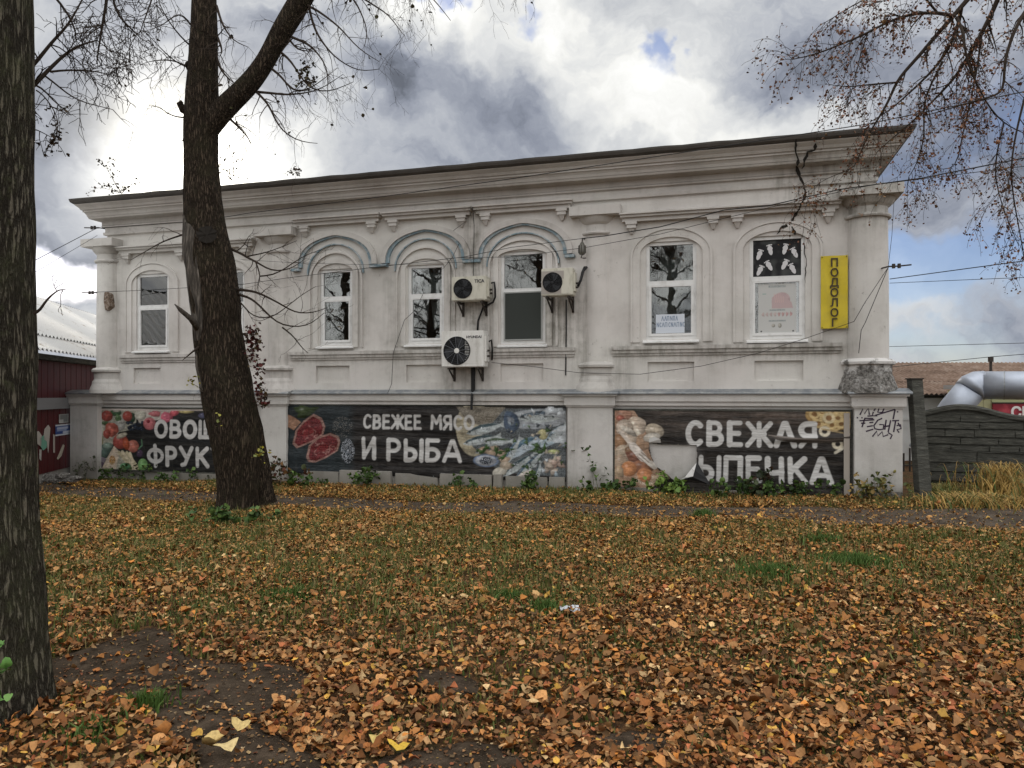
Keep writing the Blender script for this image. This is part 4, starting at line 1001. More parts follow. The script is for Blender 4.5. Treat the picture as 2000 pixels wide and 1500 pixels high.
    fish(1400, 320, 120, 34, .25); fish(1380, 390, 120, 30, .22); fish(1400, 440, 70, 22, .5); fish(1480, 400, 90, 26, .05, (.07, .10, .06))
    c.ell(kx(1705), kz(255), 190 * ux, 62 * uz, (.34, .36, .38), .05, shade=.4); c.ell(kx(1560), kz(275), 48 * ux, 70 * uz, (.08, .11, .16), .2, jag=.05); c.ell(kx(1560), kz(270), 20 * ux, 25 * uz, (.30, .33, .37))
    fish(1750, 240, 150, 40, .06, (.10, .13, .16)); fish(1720, 400, 175, 42, .18, (.07, .13, .17), (.33, .40, .44)); fish(1640, 430, 150, 36, .55, (.06, .11, .15), (.33, .38, .42)); fish(1560, 470, 110, 28, 1.0, (.10, .15, .2)); fish(1610, 540, 130, 28, .62); fish(1670, 545, 120, 26, .8, (.09, .13, .17)); fish(1830, 340, 80, 30, .7, (.2, .26, .3)); fish(1720, 590, 70, 20, 1.3)
    for px, py, s in ((1390, 455, 34), (1440, 470, 30), (1490, 470, 36), (1460, 440, 26), (1520, 510, 34)): E_(px, py, s, s * .6, (.50, .38, .28), jag=.1)
    E_(1405, 522, 78, 40, (.40, .42, .46), edge=(.14, .18, .26)); c.speckle(c.cov(np.hypot((c.X - kx(1405)) / 1.9, c.Z - kz(522)) - .07), [(.02, .02, .03), (.06, .07, .08)], .8, 7)
    E_(1490, 590, 46, 30, (.58, .54, .46), .3); E_(1530, 550, 40, 26, (.50, .42, .33)); E_(1640, 600, 50, 16, (.55, .5, .45), .5); E_(1750, 350, 30, 34, (.50, .46, .25)); E_(1815, 455, 34, 14, (.45, .48, .22))
    for k in range(12): r = random.Random(k + 40); E_(1770 + r.random() * 100, 500 + r.random() * 90, 26, 16, (.42 + .1 * r.random(), .36, .30), r.random() * 3, jag=.1)
    for k in range(10): r = random.Random(k + 70); E_(1340 + r.random() * 460, 410 + r.random() * 90, 26, 12, (.05, .10, .03), r.random() * 3, jag=.25)
    for k in range(60):
        r = random.Random(k + 200); px, py = r.uniform(1540, 1880), r.uniform(200, 610); E_(px, py, r.uniform(4, 16), r.uniform(4, 12), r.choice([(.5, .53, .55), (.05, .06, .07), (.3, .36, .40), (.45, .40, .32), (.05, .09, .03)]), r.random() * 3, jag=.25)
    for px, py in ((1850, 220), (1870, 320), (1800, 200), (1860, 380)): E_(px, py, 40, 30, (.50, .53, .55), jag=.2)
    c.grain(.5); c.text('СВЕЖЕЕ', kx(610), kz(322), h * .175, .19, .055, WHITE_P, .24, 2); c.text('МЯСО', kx(1058), kz(322), h * .175, .19, .055, WHITE_P, .26, 6); c.text('И', kx(604), kz(522), h * .275, .30, .085, WHITE_P, .2, 9); c.text('РЫБА', kx(770), kz(528), h * .275, .34, .085, WHITE_P, .24, 12)
    c.build('printed_sheet', M['print'], e, -.004, lambda X, Z: wrinkle(X, Z) + .006 * np.sin(Z * 22 + .5 * np.sin(X * 2)))
    m = MB(); m.box(0, w, -.012, .012, h + .002, h + .03); m.build('frame_batten', M['old_wood'], e); m = MB(); m.box(-.03, -.002, -.012, .012, 0, h); m.build('frame_batten', M['old_wood'], e)
    for k in range(19):
        q = MB(); q.box(.15 + k * .305, .165 + k * .305, -.03, -.012, .02, .036); q.build('eyelet', M['flashing'], e)
TEAR = [(443, 430), (530, 440), (640, 436), (765, 438), (768, 500), (765, 560), (735, 600), (690, 650), (640, 690), (600, 660), (560, 625), (490, 580), (462, 520), (450, 470)]
def banner_bake():
    s0, z0 = S(1201, .02), P(1440, 962, .02)[1]; s1 = S(1660, .02); z1 = 1.41; w, h = s1 - s0, z1 - z0
    e = tag(empty('banner', matrix=facade_matrix(s0, .025, z0)), 'torn black bakery banner picturing bread, eggs and whisk, with a ragged hole and hanging flap', 'banner')
    c = Canvas(w, h, .0098, (.02, .02, .02)); c.boards((.014, .012, .011), (.050, .043, .038), 6, 21)
    kx = lambda px: (px - 200) / (1745 - 200) * w; kz = lambda py: (745 - py) / (745 - 210) * h; ux, uz = w / 1545, h / 535
    E_ = lambda px, py, rx, ry, col, rot=0, **k: c.ell(kx(px), kz(py), rx * ux, ry * uz, col, rot, **k)
    gold = np.clip((c.Z / h - .70) / .25, 0, 1) * np.clip((c.X / w - .12) / .1, 0, 1); c.put((gold * .5 * vnoise(c.X * 1.5, c.Z * 16, 1.5, 9))[..., None], (.22, .17, .14))
    c.poly([(kx(190), kz(200)), (kx(330), kz(200)), (kx(420), kz(330)), (kx(440), kz(480)), (kx(480), kz(580)), (kx(560), kz(660)), (kx(440), kz(745)), (kx(190), kz(745))], (.34, .22, .15), .3)
    bread, brown = (.62, .51, .41), (.36, .21, .12)
    E_(262, 245, 64, 42, (.48, .27, .19), jag=.04); E_(240, 262, 30, 20, (.42, .14, .10)); E_(350, 320, 72, 70, bread, jag=.03); E_(270, 330, 62, 60, (.58, .48, .39)); E_(300, 400, 60, 60, bread); E_(240, 420, 50, 50, brown); E_(300, 350, 70, 20, (.63, .57, .49), -.5); E_(370, 370, 18, 60, (.62, .55, .46), .5)
    E_(480, 345, 66, 46, (.54, .46, .36), -.3); E_(400, 430, 50, 50, (.40, .26, .17)); E_(395, 400, 40, 30, (.45, .3, .2)); E_(460, 390, 60, 30, (.60, .55, .48), .2)
    E_(260, 500, 60, 55, (.52, .42, .32)); E_(300, 480, 30, 24, (.25, .15, .09)); E_(245, 560, 50, 50, (.44, .33, .24)); E_(340, 520, 60, 40, (.20, .09, .06), jag=.1); E_(400, 590, 90, 40, (.26, .12, .07), jag=.1)
    c.line([(kx(245), kz(360)), (kx(345), kz(475))], .07, (.57, .50, .44)); c.line([(kx(330), kz(455)), (kx(400), kz(530))], .14, (.60, .54, .49)); c.line([(kx(400), kz(530)), (kx(480), kz(585))], .11, (.60, .55, .50))
    for d in (-14, 0, 14): c.line([(kx(372 + d), kz(505 - d)), (kx(440 + d), kz(560 - d))], .014, (.15, .10, .07))
    E_(300, 608, 55, 52, (.50, .22, .10), shade=.6); E_(412, 650, 56, 52, (.52, .23, .11), shade=.6); E_(230, 630, 36, 40, (.45, .33, .22), jag=.08)
    c.speckle(c.cov(np.hypot((c.X - kx(420)) / 1.7, c.Z - kz(675)) - .11) * (1 - c.cov(np.hypot((c.X - kx(412)), c.Z - kz(650)) - .12)), [(.55, .45, .34), (.42, .28, .18), (.6, .52, .42)], .75, 5); E_(530, 650, 50, 35, (.50, .38, .26), .4, jag=.15)
    # pasta rings top right
    c.ell(kx(1640), kz(225), 165 * ux, 105 * uz, (.40, .26, .11), 0, shade=.3, jag=.03)
    for k in range(26):
        r = random.Random(k + 3); a = r.uniform(0, 6.28); q = r.uniform(0, 1) ** .6; px, py = 1640 + math.cos(a) * 130 * q, 235 + math.sin(a) * 75 * q
        rr = np.hypot(c.X - kx(px), (c.Z - kz(py)) * 1.1); R = r.uniform(.05, .07); c.put(c.cov(np.abs(rr - R) - .018), (.53, .40, .20)); c.put(c.cov(rr - R + .028), (.20, .11, .045))
    rr = np.hypot(c.X - kx(1615), c.Z - kz(250)); c.put(c.cov(np.abs(rr - .07) - .024), (.62, .52, .33)); c.put(c.cov(rr - .045), (.24, .13, .06))
    for px, py in ((1590, 335), (1670, 415)): rr = np.hypot(c.X - kx(px), c.Z - kz(py)); c.put(c.cov(np.abs(rr - .065) - .024), (.56, .50, .38))
    c.line([(kx(1655), kz(470)), (kx(1695), kz(445)), (kx(1730), kz(415))], .045, (.58, .54, .44)); c.line([(kx(1570), kz(320)), (kx(1740), kz(350))], .02, (.4, .3, .16))
    c.grain(.45); c.text('СВЕЖАЯ', kx(702), kz(432), h * .265, .300, .086, WHITE_P, .30, 5)
    # tear across the last letters: a dark fold, the lower halves slipped sideways
    c.poly([(kx(1240), kz(362)), (kx(1420), kz(378)), (kx(1560), kz(380)), (kx(1740), kz(365)), (kx(1740), kz(400)), (kx(1560), kz(412)), (kx(1400), kz(410)), (kx(1290), kz(395))], (.060, .050, .042), .3)
    c.line([(kx(1240), kz(365)), (kx(1420), kz(384)), (kx(1600), kz(392)), (kx(1740), kz(380))], .016, (.20, .17, .15))
    c.text('ЫПЕЧКА', kx(785), kz(662), h * .275, .312, .086, WHITE_P, .28, 8)
    tear = [(kx(a), kz(b)) for a, b in TEAR]
    rim = np.full(c.X.shape, 9.)
    for i in range(len(tear)): rim = np.minimum(rim, c.seg(tear[i], tear[(i + 1) % len(tear)]))
    def warp(X, Z):
        f = wrinkle(X, Z); fold = np.exp(-((Z - (kz(385) - .05 * np.sin(X))) / .05) ** 2) * np.clip((X - kx(1200)) / .3, 0, 1); slack = np.clip((X / w - .72) / .25, 0, 1)
        return f + .045 * fold + slack * .014 * np.sin((Z * 9 + X * 4)) + .05 * np.exp(-(rim / .07) ** 2) * np.clip((kz(430) - Z) / .2, 0, 1)
    c.build('printed_sheet', M['print'], e, -.004, warp, hole=lambda X, Z: inside(tear, X, Z))
    # flap peeled out of the hole: pale back and dark printed edge, hanging forward
    m = MB(); K = lambda a, b, y: (kx(a), y, kz(b))
    m.add([K(768, 552, -.06), K(735, 590, -.10), K(690, 648, -.12), K(660, 665, -.09), K(745, 640, -.17), K(755, 600, -.15)], [(0, 1, 5), (1, 2, 4), (1, 4, 5), (2, 3, 4)]); m.build('torn_flap', mat('pale_banner_back', (.60, .59, .57), .6), e, flip=False)
    m = MB(); m.add([K(768, 545, -.061), K(840, 660, -.14), K(856, 692, -.16), K(745, 645, -.175), K(757, 600, -.155), K(690, 655, -.125)], [(0, 1, 4), (1, 3, 4), (1, 2, 3), (2, 5, 3)]); m.build('torn_flap', M['black'], e, flip=False)
    m = MB(); m.add([K(440, 425, -.04), K(525, 425, -.05), K(522, 400, -.09), K(480, 385, -.07), K(445, 395, -.05)], [(0, 1, 2), (0, 2, 3), (0, 3, 4)]); m.build('torn_flap', bpy.data.materials['pale_banner_back'], e, flip=False)
    frame_strips(e, w, h, .035, M['old_wood'])
    m = MB(); m.box(w - .10, w - .012, -.055, -.03, 0.02, h - .02); m.build('frame_batten', bpy.data.materials.get('weathered_timber') and mat('pale_batten', (.36, .32, .28), .85), e)
banner_veg(); banner_meat(); banner_bake()

def text_mesh(body, size, name, mt, parent, loc, depth=.004, align='CENTER', sx=1., bold=0.):
    cu = bpy.data.curves.new(name, 'FONT'); cu.body = body; cu.size = size; cu.align_x = align; cu.align_y = 'CENTER'; cu.extrude = depth; cu.offset = bold; cu.space_character = 1.0; cu.resolution_u = 3
    o = bpy.data.objects.new(name, cu); COL.objects.link(o)
    dg = bpy.context.evaluated_depsgraph_get(); me = bpy.data.meshes.new_from_object(o.evaluated_get(dg)); bpy.data.objects.remove(o); bpy.data.curves.remove(cu)
    me.materials.clear()
    q = link(name, me, mt, parent); q.matrix_local = Matrix.Translation(loc) @ Matrix.Rotation(PI / 2, 4, 'X') @ Matrix.Scale(sx, 4, (1, 0, 0)); return q

def yellow_sign():
    (s0, zb), (s1, zt) = P(1603, 642, .07), P(1656, 498, .07); w, h = s1 - s0, zt - zb
    e = tag(empty('sign', matrix=facade_matrix(s0, .07, zb)), 'tall narrow yellow sign with dark letters stacked down it beside the last window', 'sign')
    m = MB(); n = 14; R = []
    for j in range(n + 1): R.append([(w * i / 6, -.010 * math.sin(i * 1.3 + j * .8) * (.3 if i in (0, 6) else 1), h * j / n) for i in range(7)])
    m.grid(R); m.grid([[(x, y + .006, z) for x, y, z in r] for r in R]); m.build('sign_sheet', M['yellow'], e, smooth=True)
    for k, ch in enumerate('ПОДОЛОГ'): text_mesh(ch, .185, 'letter', M['letter_dark'], e, (w * .5, -.019, h - .125 - k * (h - .21) / 6), .003, sx=.95, bold=.004)
    for x, z in ((.02, h - .02), (w - .02, h - .02), (.02, .02), (w - .02, .02)):
        q = MB(); q.tube([(x, .04, z), (x, -.02, z)], .008, 6); q.build('screw', M['dark_metal'], e)
yellow_sign()

# ------------------------------------------------------------------ things in the windows
def sheet(i, name, label, cat, x0, x1, z0, z1, paint, y=.062, cell=.006, bg=(.60, .60, .59)):
    e = facade_matrix(x0, -y, z0); c = Canvas(x1 - x0, z1 - z0, cell, bg); paint(c)
    o = c.build(name, M['paper'], None, 0.); o.matrix_world = e; tag(o, label, cat); return o
def scrib(c, x0, x1, z, h, col, seed, w=.009):
    r = random.Random(seed); x = x0
    while x < x1:
        k = r.choice([0, 1, 2, 3]); ww = h * r.uniform(.45, .7)
        if k == 0: c.line([(x, z), (x, z + h), (x + ww * .7, z), (x + ww * .7, z + h)], w, col)
        elif k == 1: c.line([(x, z), (x + ww * .4, z + h), (x + ww * .8, z)], w, col)
        elif k == 2: c.line(arc(x + ww * .4, z + h / 2, ww * .35, h / 2, 40, 320, 8), w, col)
        else: c.line([(x, z), (x, z + h), (x + ww * .6, z + h), (x + ww * .6, z)], w, col)
        x += ww * 1.15
def paint_note(c):
    scrib(c, .10, .38, .22, .075, (.06, .12, .22), 3); scrib(c, .02, .50, .11, .075, (.06, .12, .22), 6)
a, b = P(1281, 651, -.05), P(1337, 613, -.05)
sheet(5, 'paper_notice', 'pale paper notice with two handwritten blue lines low in the window', 'notice', a[0], b[0], a[1], b[1], paint_note, y=.046, bg=(.58, .62, .68))
def paint_poster(c):
    w, h = c.w, c.h; g = (.20, .24, .24); p = (.47, .36, .36)
    scrib(c, w * .28, w * .72, h * .93, .03, g, 2, .006); c.line([(w * .12, h * .80), (w * .2, h * .80)], .012, (.2, .34, .3))
    c.ell(w * .60, h * .66, w * .25, h * .16, p, .5, shade=.1); c.poly([(w * .36, h * .5), (w * .36, h * .72), (w * .5, h * .80), (w * .62, h * .78), (w * .88, h * .62), (w * .92, h * .5)], p)
    for k in range(5): c.line([(w * (.42 + k * .06), h * (.80 - k * .015)), (w * (.46 + k * .05), h * .62)], .01, (.56, .40, .38))
    scrib(c, w * .30, w * .70, h * .455, .02, g, 5, .005)
    for k in range(8): c.ell(w * (.13 + k * .105), h * .38, w * .035, h * .04, (.47, .38, .36) if k < 4 else (.50, .32, .31), shade=.2, jag=.15)
    scrib(c, w * .28, w * .72, h * .235, .02, g, 8, .005); c.ell(w * .40, h * .15, .03, .03, (.45, .43, .38)); c.ell(w * .57, h * .15, .03, .04, (.45, .43, .38))
    for x in (.08, .92): c.ell(w * x, h * .035, .014, .014, (.05, .05, .05), shade=0)
a, b = P(1481, 651, -.05), P(1555, 553, -.05)
sheet(6, 'poster', 'tall grey and pink foot poster in the window by the yellow sign', 'poster', a[0], b[0], a[1], b[1], paint_poster, y=.046, bg=(.50, .50, .485))
def footprints():
    w = WIN[6]; (a0, b0), (c0, d0) = w['s'], w['z']; zt = c0 + (d0 - c0) * w['tr'] + .035
    x0, x1, z0, z1 = a0 + .06, b0 - .06, zt, d0 - .06
    e = tag(empty('window_decal', matrix=facade_matrix(x0, -.060, z0)), 'black window film with eight white footprint stickers in the upper pane', 'decal')
    c = Canvas(x1 - x0, z1 - z0, .012, (.02, .02, .022)); c.put(np.clip(vnoise(c.X * 6, c.Z * 6, 2., 3) - .45, 0, 1)[..., None] * .8, (.14, .15, .14))
    c.build('film', M['paper'], e)
    ww, hh = x1 - x0, z1 - z0; mt = mat('white_sticker', (.60, .59, .60), .6)
    for px, py, t in ((1345, 270, .35), (1465, 225, -.2), (1620, 225, .25), (1725, 265, -.45), (1350, 430, .45), (1455, 385, -.5), (1615, 380, .45), (1705, 425, -.45)):
        x = (px - 1280) / 510 * ww; z = (490 - py) / 370 * hh; m = MB(); ca, sa = math.cos(t), math.sin(t)
        out = []
        for k in range(20):
            q = 2 * PI * k / 20; v = math.sin(q); r = .046 if v > .3 else (.032 if v > -.3 else .036); u = math.cos(q) * r; vv = v * .085
            out.append((x + u * ca + vv * sa * 1., z - u * sa + vv * ca))
        m.prism(out, -.007, -.0045)
        for k in range(4):
            u = -.036 + .024 * k; vv = .095 - .004 * abs(k - 1.5); cx, cz = x + u * ca + vv * sa, z - u * sa + vv * ca
            m.prism([(cx + .013 * math.cos(q * PI / 4), cz + .011 * math.sin(q * PI / 4)) for q in range(8)], -.007, -.0045)
        m.build('footprint_sticker', mt, e)
footprints()
def paint_nine(c):
    w, h = c.w, c.h; c.line(arc(w * .48, h * .68, .055, .085, 0, 360, 20), .022, (.06, .06, .06)); c.line([(w * .48 + .055, h * .68), (w * .55, h * .45), (w * .40, h * .36)], .022, (.06, .06, .06)); scrib(c, w * .1, w * .85, h * .12, .03, (.10, .10, .10), 4, .006)
a, b = P(808, 626, -.07), P(838, 580, -.07)
sheet(3, 'poster', 'dark grey poster with a large figure nine in the window left of the air conditioners', 'poster', a[0], b[0], a[1], b[1], paint_nine, y=.062, bg=(.17, .165, .17))
def curtain(name, label, pts, y, col, cat='curtain'):
    m = MB(); n = len(pts); top = pts[0]; rows = []
    (xa, xb, zb), (xc, xd, zt) = pts
    for k in range(7):
        t = k / 6; rows.append([(xa + (xc - xa) * t + ((xb - xa) * (1 - t) + (xd - xc) * t) * i / 16, y + .03 * math.sin(i * 2.1), zb + (zt - zb) * t) for i in range(17)])
    m.grid(rows); m.grid([[(x, yy + .01, z) for x, yy, z in r] for r in rows]); o = m.build(name, mat(name + '_cloth', col, .9), None, smooth=True); o.matrix_world = HM; tag(o, label, cat); return o
curtain('curtain', 'white lace curtain gathered aside in the window left of the air conditioners', [(8.62, 9.0, 3.0), (8.5, 8.9, 4.2)], .30, (.45, .45, .46))
curtain('curtain', 'dark drape behind the glass of the window with the paper notice', [(12.75, 12.98, 2.6), (12.75, 12.95, 4.5)], .26, (.012, .012, .014))
curtain('curtain', 'pale net curtain inside the window with the paper notice', [(12.98, 13.75, 2.6), (12.98, 13.75, 4.5)], .5, (.35, .36, .36))
def insect_screen():
    w = WIN[4]; (a, b), (c, d) = w['s'], w['z']; zt = c + (d - c) * w['tr']; x0, x1, z0, z1 = a + .06, b - .06, c + .06, zt - .03; f = WOBJ[4]
    m = MB()
    for q in ((x0, x0 + .025, z0, z1), (x1 - .025, x1, z0, z1), (x0 + .025, x1 - .025, z1 - .025, z1), (x0 + .025, x1 - .025, z0, z0 + .025)): m.box(q[0], q[1], .006, .018, q[2], q[3])
    m.build('screen_frame', mat('grey_screen_frame', (.30, .31, .30), .5), f)
    m = MB(); m.box(x0 + .025, x1 - .025, .012, .014, z0 + .025, z1 - .025); m.build('insect_screen', mat('grey_green_mesh', (.050, .056, .052), .9, spec=.1), f)
insect_screen()
curtain('curtain', 'dark plum drape hanging in the window left of the air conditioners', [(8.16, 8.30, 2.6), (8.16, 8.45, 4.3)], .26, (.02, .016, .018))

# ------------------------------------------------------------------ air conditioners
def aircon(label, px0, py0, px1, py1, body, fan, logo, off=.36, square=False, louvre=False, side=1):
    """outdoor unit; pixel box is that of its front face"""
    (s0, zb), (s1, zt) = P(px0, py1, off), P(px1, py0, off); w, h = s1 - s0, zt - zb; dp = .26
    e = tag(empty('air_conditioner', matrix=facade_matrix(s0, off, zb)), label, 'air conditioner', 'air conditioners on the house front')
    bm = bmesh.new(); bmesh.ops.create_cube(bm, size=1); bmesh.ops.scale(bm, vec=(w, dp, h), verts=bm.verts); bmesh.ops.translate(bm, vec=(w / 2, dp / 2, h / 2), verts=bm.verts)
    bmesh.ops.bevel(bm, geom=bm.edges[:], offset=.012, segments=2, affect='EDGES'); me = bpy.data.meshes.new('case'); bm.to_mesh(me); bm.free(); link('case', me, body, e)
    fx, fz, fr = w * fan[0], h * fan[1], h * fan[2]
    if square:
        m = MB(); q = fr * 1.16; m.box(fx - q, fx + q, -.004, .004, fz - q, fz + q); m.build('grille_recess', mat('worn_panel', (.34, .31, .28), .6), e)
    m = MB(); n = 40
    m.grid([[(fx + r * math.cos(2 * PI * k / n), y, fz + r * math.sin(2 * PI * k / n)) for k in range(n + 1)] for r, y in ((fr * 1.03, -.004), (fr * 1.03, -.010), (fr * .97, -.010), (fr * .97, -.005), (.001, -.005))]); m.build('fan_opening', M['fan_back'], e)
    m = MB(); R = fr
    for k in range(1, 7):
        r = R * k / 6.4; m.tube([(fx + r * math.cos(2 * PI * j / 28), -.012, fz + r * math.sin(2 * PI * j / 28)) for j in range(29)], .0028, 4, cap=False)
    m.build('grille_ring', M['fan'], e)
    m = MB()
    for k in range(12):
        a = 2 * PI * k / 12 + .1; m.tube([(fx + .05 * math.cos(a), -.014, fz + .05 * math.sin(a)), (fx + R * math.cos(a), -.014, fz + R * math.sin(a))], .0034, 4)
    m.build('grille_spoke', mat('grey_spoke', (.16, .17, .19), .5) if louvre else M['fan'], e)
    m = MB()
    for k in range(3):
        a = 2 * PI * k / 3 + .4; L = []
        for t in (0, .5, 1.0): L.append([(fx + R * .9 * u * math.cos(a + t * .75 + u * .5), -.006 - .0015 * t, fz + R * .9 * u * math.sin(a + t * .75 + u * .5)) for u in (.25, .6, 1.)])
        m.grid(L)
    m.build('fan_blade', mat('fan_blade_plastic', (.035, .037, .042), .4), e)
    m = MB(); hr = R * (.19 if louvre else .12); m.grid([[(fx + r * math.cos(2 * PI * k / 20), y, fz + r * math.sin(2 * PI * k / 20)) for k in range(21)] for r, y in ((hr, -.010), (hr, -.018), (.001, -.020))]); m.build('fan_hub', M['white_metal'] if louvre else M['fan'], e)
    for lx, lz, txt, sz, mt in [logo]:
        text_mesh(txt, sz, 'logo', mt, e, (w * lx, -.002, h * lz), .002, bold=.002)
    if louvre:
        for k in range(15):
            q = MB(); z = h * (.10 + k * .046); q.box(w * .56, w * .90, -.006, .002, z, z + .010); q.build('louvre', M['white_metal'], e)
    else:
        q = MB(); q.box(w * .64, w * .93, -.005, .002, h * .06, h * .60); q.build('service_panel', body, e)
    # side cover with valves, feet and wall brackets
    q = MB(); q.box(w, w + .03, .05, dp - .03, h * .15, h * .85); q.build('valve_cover', body, e)
    for zz in (.3, .45): 
        q = MB(); q.tube([(w + .02, .12, h * zz), (w + .075, .12, h * zz)], .018, 8); q.build('valve', M['dark_metal'], e)
    for fxx in (.16, .84):
        q = MB(); q.box(w * fxx - .02, w * fxx + .02, .02, off, -.045, -.012); q.box(w * fxx - .02, w * fxx + .02, off - .03, off - .002, -.26, .10)
        q.add([(w * fxx - .012, .05, -.045), (w * fxx + .012, .05, -.045), (w * fxx + .012, off - .03, -.24), (w * fxx - .012, off - .03, -.24), (w * fxx - .012, .05, -.025), (w * fxx + .012, .05, -.025), (w * fxx + .012, off - .03, -.20), (w * fxx - .012, off - .03, -.20)],
              [(0, 1, 2, 3), (4, 7, 6, 5), (0, 4, 5, 1), (1, 5, 6, 2), (2, 6, 7, 3), (3, 7, 4, 0)]); q.build('wall_bracket', M['dark_metal'], e)
    return e, w, h, dp
cream_case = mat('yellowed_enamel', (.55, .53, .45), .5, fn=lambda t, bs: t.l.new(t.mix(t.maprange(t.noise(t.vmath('MULTIPLY', obc(t), (3, 3, 1)), 4, 5, .65), .42, .72, 0, .7), (.56, .54, .46), (.33, .31, .24)), bs.inputs['Base Color']))
e, w, h, dp = aircon('small yellowed air conditioner with black round fan above the larger white one', 882, 538, 950, 588, cream_case, (.33, .5, .40), (.80, .78, 'TICA', .085, M['logo']))
q = MB(); q.tube([(w + .06, .12, h * .72), (w + .12, .10, h * .75), (w + .13, .12, h * .45), (w + .12, .16, h * .15), (w + .06, .22, -.02), (w * .75, .32, -.1), (w * .6, .335, -.35), (w * .58, .335, -.56)], .018, 8); q.build('hose', M['black'], e, smooth=True)
e, w, h, dp = aircon('small yellowed air conditioner with square grille on a slanting bracket beside the glass insulator', 1057, 522, 1119, 578, cream_case, (.36, .48, .36), (.80, .52, 'LG', .085, M['logo_grey']), off=.50, square=True)
q = MB(); q.tube([(w + .05, .2, h * .35), (w + .10, .22, h * .6), (w + .13, .30, h * .95), (w + .17, .40, h * 1.12), (w + .13, .46, h * 1.15), (w + .09, .44, h * .95), (w + .06, .40, h * .6)], .024, 8); q.build('hose', M['black'], e, smooth=True)
q = MB(); q.tube([(w * .62, .48, -.02), (w * .62, .485, -.5), (w * .60, .485, -1.4)], .012, 6); q.build('drain_hose', M['cable'], e)
e, w, h, dp = aircon('large white air conditioner with louvred panel, lowest and biggest of the three', 862, 645, 945, 717, M['white_metal'], (.37, .45, .385), (.77, .82, 'HYUNDAI', .066, M['logo']), louvre=True)
q = MB(); q.tube([(w + .06, .12, h * .7), (w + .10, .14, h * .75), (w + .10, .2, h * .5), (w + .07, .28, h * .2)], .016, 8); q.build('hose', M['black'], e, smooth=True)
def downpipe():
    s, zt = P(924, 728, .05); z1 = P(920, 790, .1)[1]
    e = tag(empty('downpipe', matrix=facade_matrix(s, .05, z1)), 'short black drain pipe hanging from under the largest air conditioner', 'pipe')
    q = MB(); q.box(-.03, .03, -.03, .03, .25, zt - z1 + .1); q.build('pipe_box', M['black'], e); q = MB(); q.tube([(0, .0, .28), (-.0, -.06, .2), (0, -.09, .0), (0, -.09, -.1)], .024, 8); q.build('pipe_outlet', M['black'], e)
downpipe()

# ------------------------------------------------------------------ cables and wall fittings
def cable(label, pts, r=.011, sag=0., name='cable', cat='cable', n=14, group=None):
    """pts are world points; between each pair the cable hangs by sag"""
    m = MB(); L = []
    for i in range(len(pts) - 1):
        a, b = Vector(pts[i]), Vector(pts[i + 1])
        for k in range(n): t = k / n; p = a.lerp(b, t); p.z -= sag * 4 * t * (1 - t) * (b - a).length * .1; L.append(p)
    L.append(Vector(pts[-1])); m.tube(L, r * .62, 5); o = m.build(name, M['cable'], None); tag(o, label, cat, group); return o
def fp(px, py, o): s, z = P(px, py, o); return HM @ Vector((s, -o, z))
cable('overhead wire rising from the left corner across the whole cornice to the right', [fp(188, 446, .12), fp(400, 431, .3), fp(480, 417, .42), fp(740, 385, .62), fp(1000, 349, .72), fp(1300, 303, .8), fp(1690, 243, 1.1), pix(2150, 148, 9.)], .012)
cable('wire dropping from the left corner hook down past the big trunk', [fp(188, 446, .12), pix(75, 505, 14.), pix(-300, 690, 11)], .011)
cable('second wire dropping from the left corner just below the first', [fp(190, 460, .1), pix(75, 528, 14.), pix(-300, 720, 11)], .007)
cable('thick black wire from the glass insulator across the wall to the right', [fp(1136, 466, .22), fp(1180, 461, .22), fp(1290, 443, .24), fp(1415, 410, .26), fp(1500, 402, .26), fp(1640, 370, .4), pix(1800, 348, 10.6), pix(2300, 250, 8.)], .014)
cable('thin wire on the wall running below the insulator wire towards the cornice at right', [fp(900, 503, .16), fp(1000, 502, .12), fp(1140, 484, .14), fp(1290, 457, .2), fp(1420, 425, .22), fp(1560, 392, .3), fp(1700, 362, .5), pix(2200, 300, 8.)], .008)
cable('wire from the glass insulator along the three painted arches to the left window', [fp(1136, 466, .22), fp(1000, 483, .16), fp(905, 502, .14), fp(740, 521, .14), fp(560, 543, .14), fp(470, 556, .14), fp(280, 567, .14), fp(150, 572, .5)], .009)
cable('lower thin wire strung between the arches and the leaning forked tree', [fp(905, 512, .13), fp(745, 518, .13), fp(570, 513, .2), fp(470, 507, .4)], .006)
cable('sagging wire looping over the recessed panels up to the hook on the corner column', [fp(960, 708, .1), fp(1040, 716, .12), fp(1130, 728, .12), fp(1250, 731, .14), fp(1370, 715, .16), fp(1480, 690, .16), fp(1570, 662, .18), fp(1668, 628, .34), fp(1690, 590, .36), fp(1735, 522, .36)], .008)
cable('loose black wire hanging down the corner column from the hook', [fp(1735, 522, .36), fp(1715, 570, .36), fp(1690, 630, .36), fp(1682, 645, .36), fp(1677, 690, .34)], .009)
cable('thin wire hanging at the right edge of the house from the cornice to the hook', [fp(1746, 395, .25), fp(1742, 460, .3), fp(1735, 520, .36)], .006)
cable('upper overhead wire leaving the corner hook into the sky at right', [fp(1738, 545, .3), pix(1900, 523, 10.5), pix(2300, 470, 8)], .011)
cable('second overhead wire leaving the corner hook just below the upper one', [fp(1738, 553, .3), pix(1900, 546, 10.5), pix(2300, 530, 8)], .007)
cable('low horizontal wire in the sky above the brown corrugated roof', [pix(1700, 678, 26), pix(2300, 662, 18)], .014)
cable('wire touching the little pole on the brown corrugated roof', [pix(1690, 722, 20), pix(1935, 697, 18.9), pix(2300, 668, 17)], .014)
cable('wire hanging from the arch down beside the window left of the air conditioners', [fp(905, 436, .2), fp(886, 450, .06), fp(897, 475, .06), fp(884, 502, .06), fp(865, 525, .06), fp(850, 528, .06)], .007)
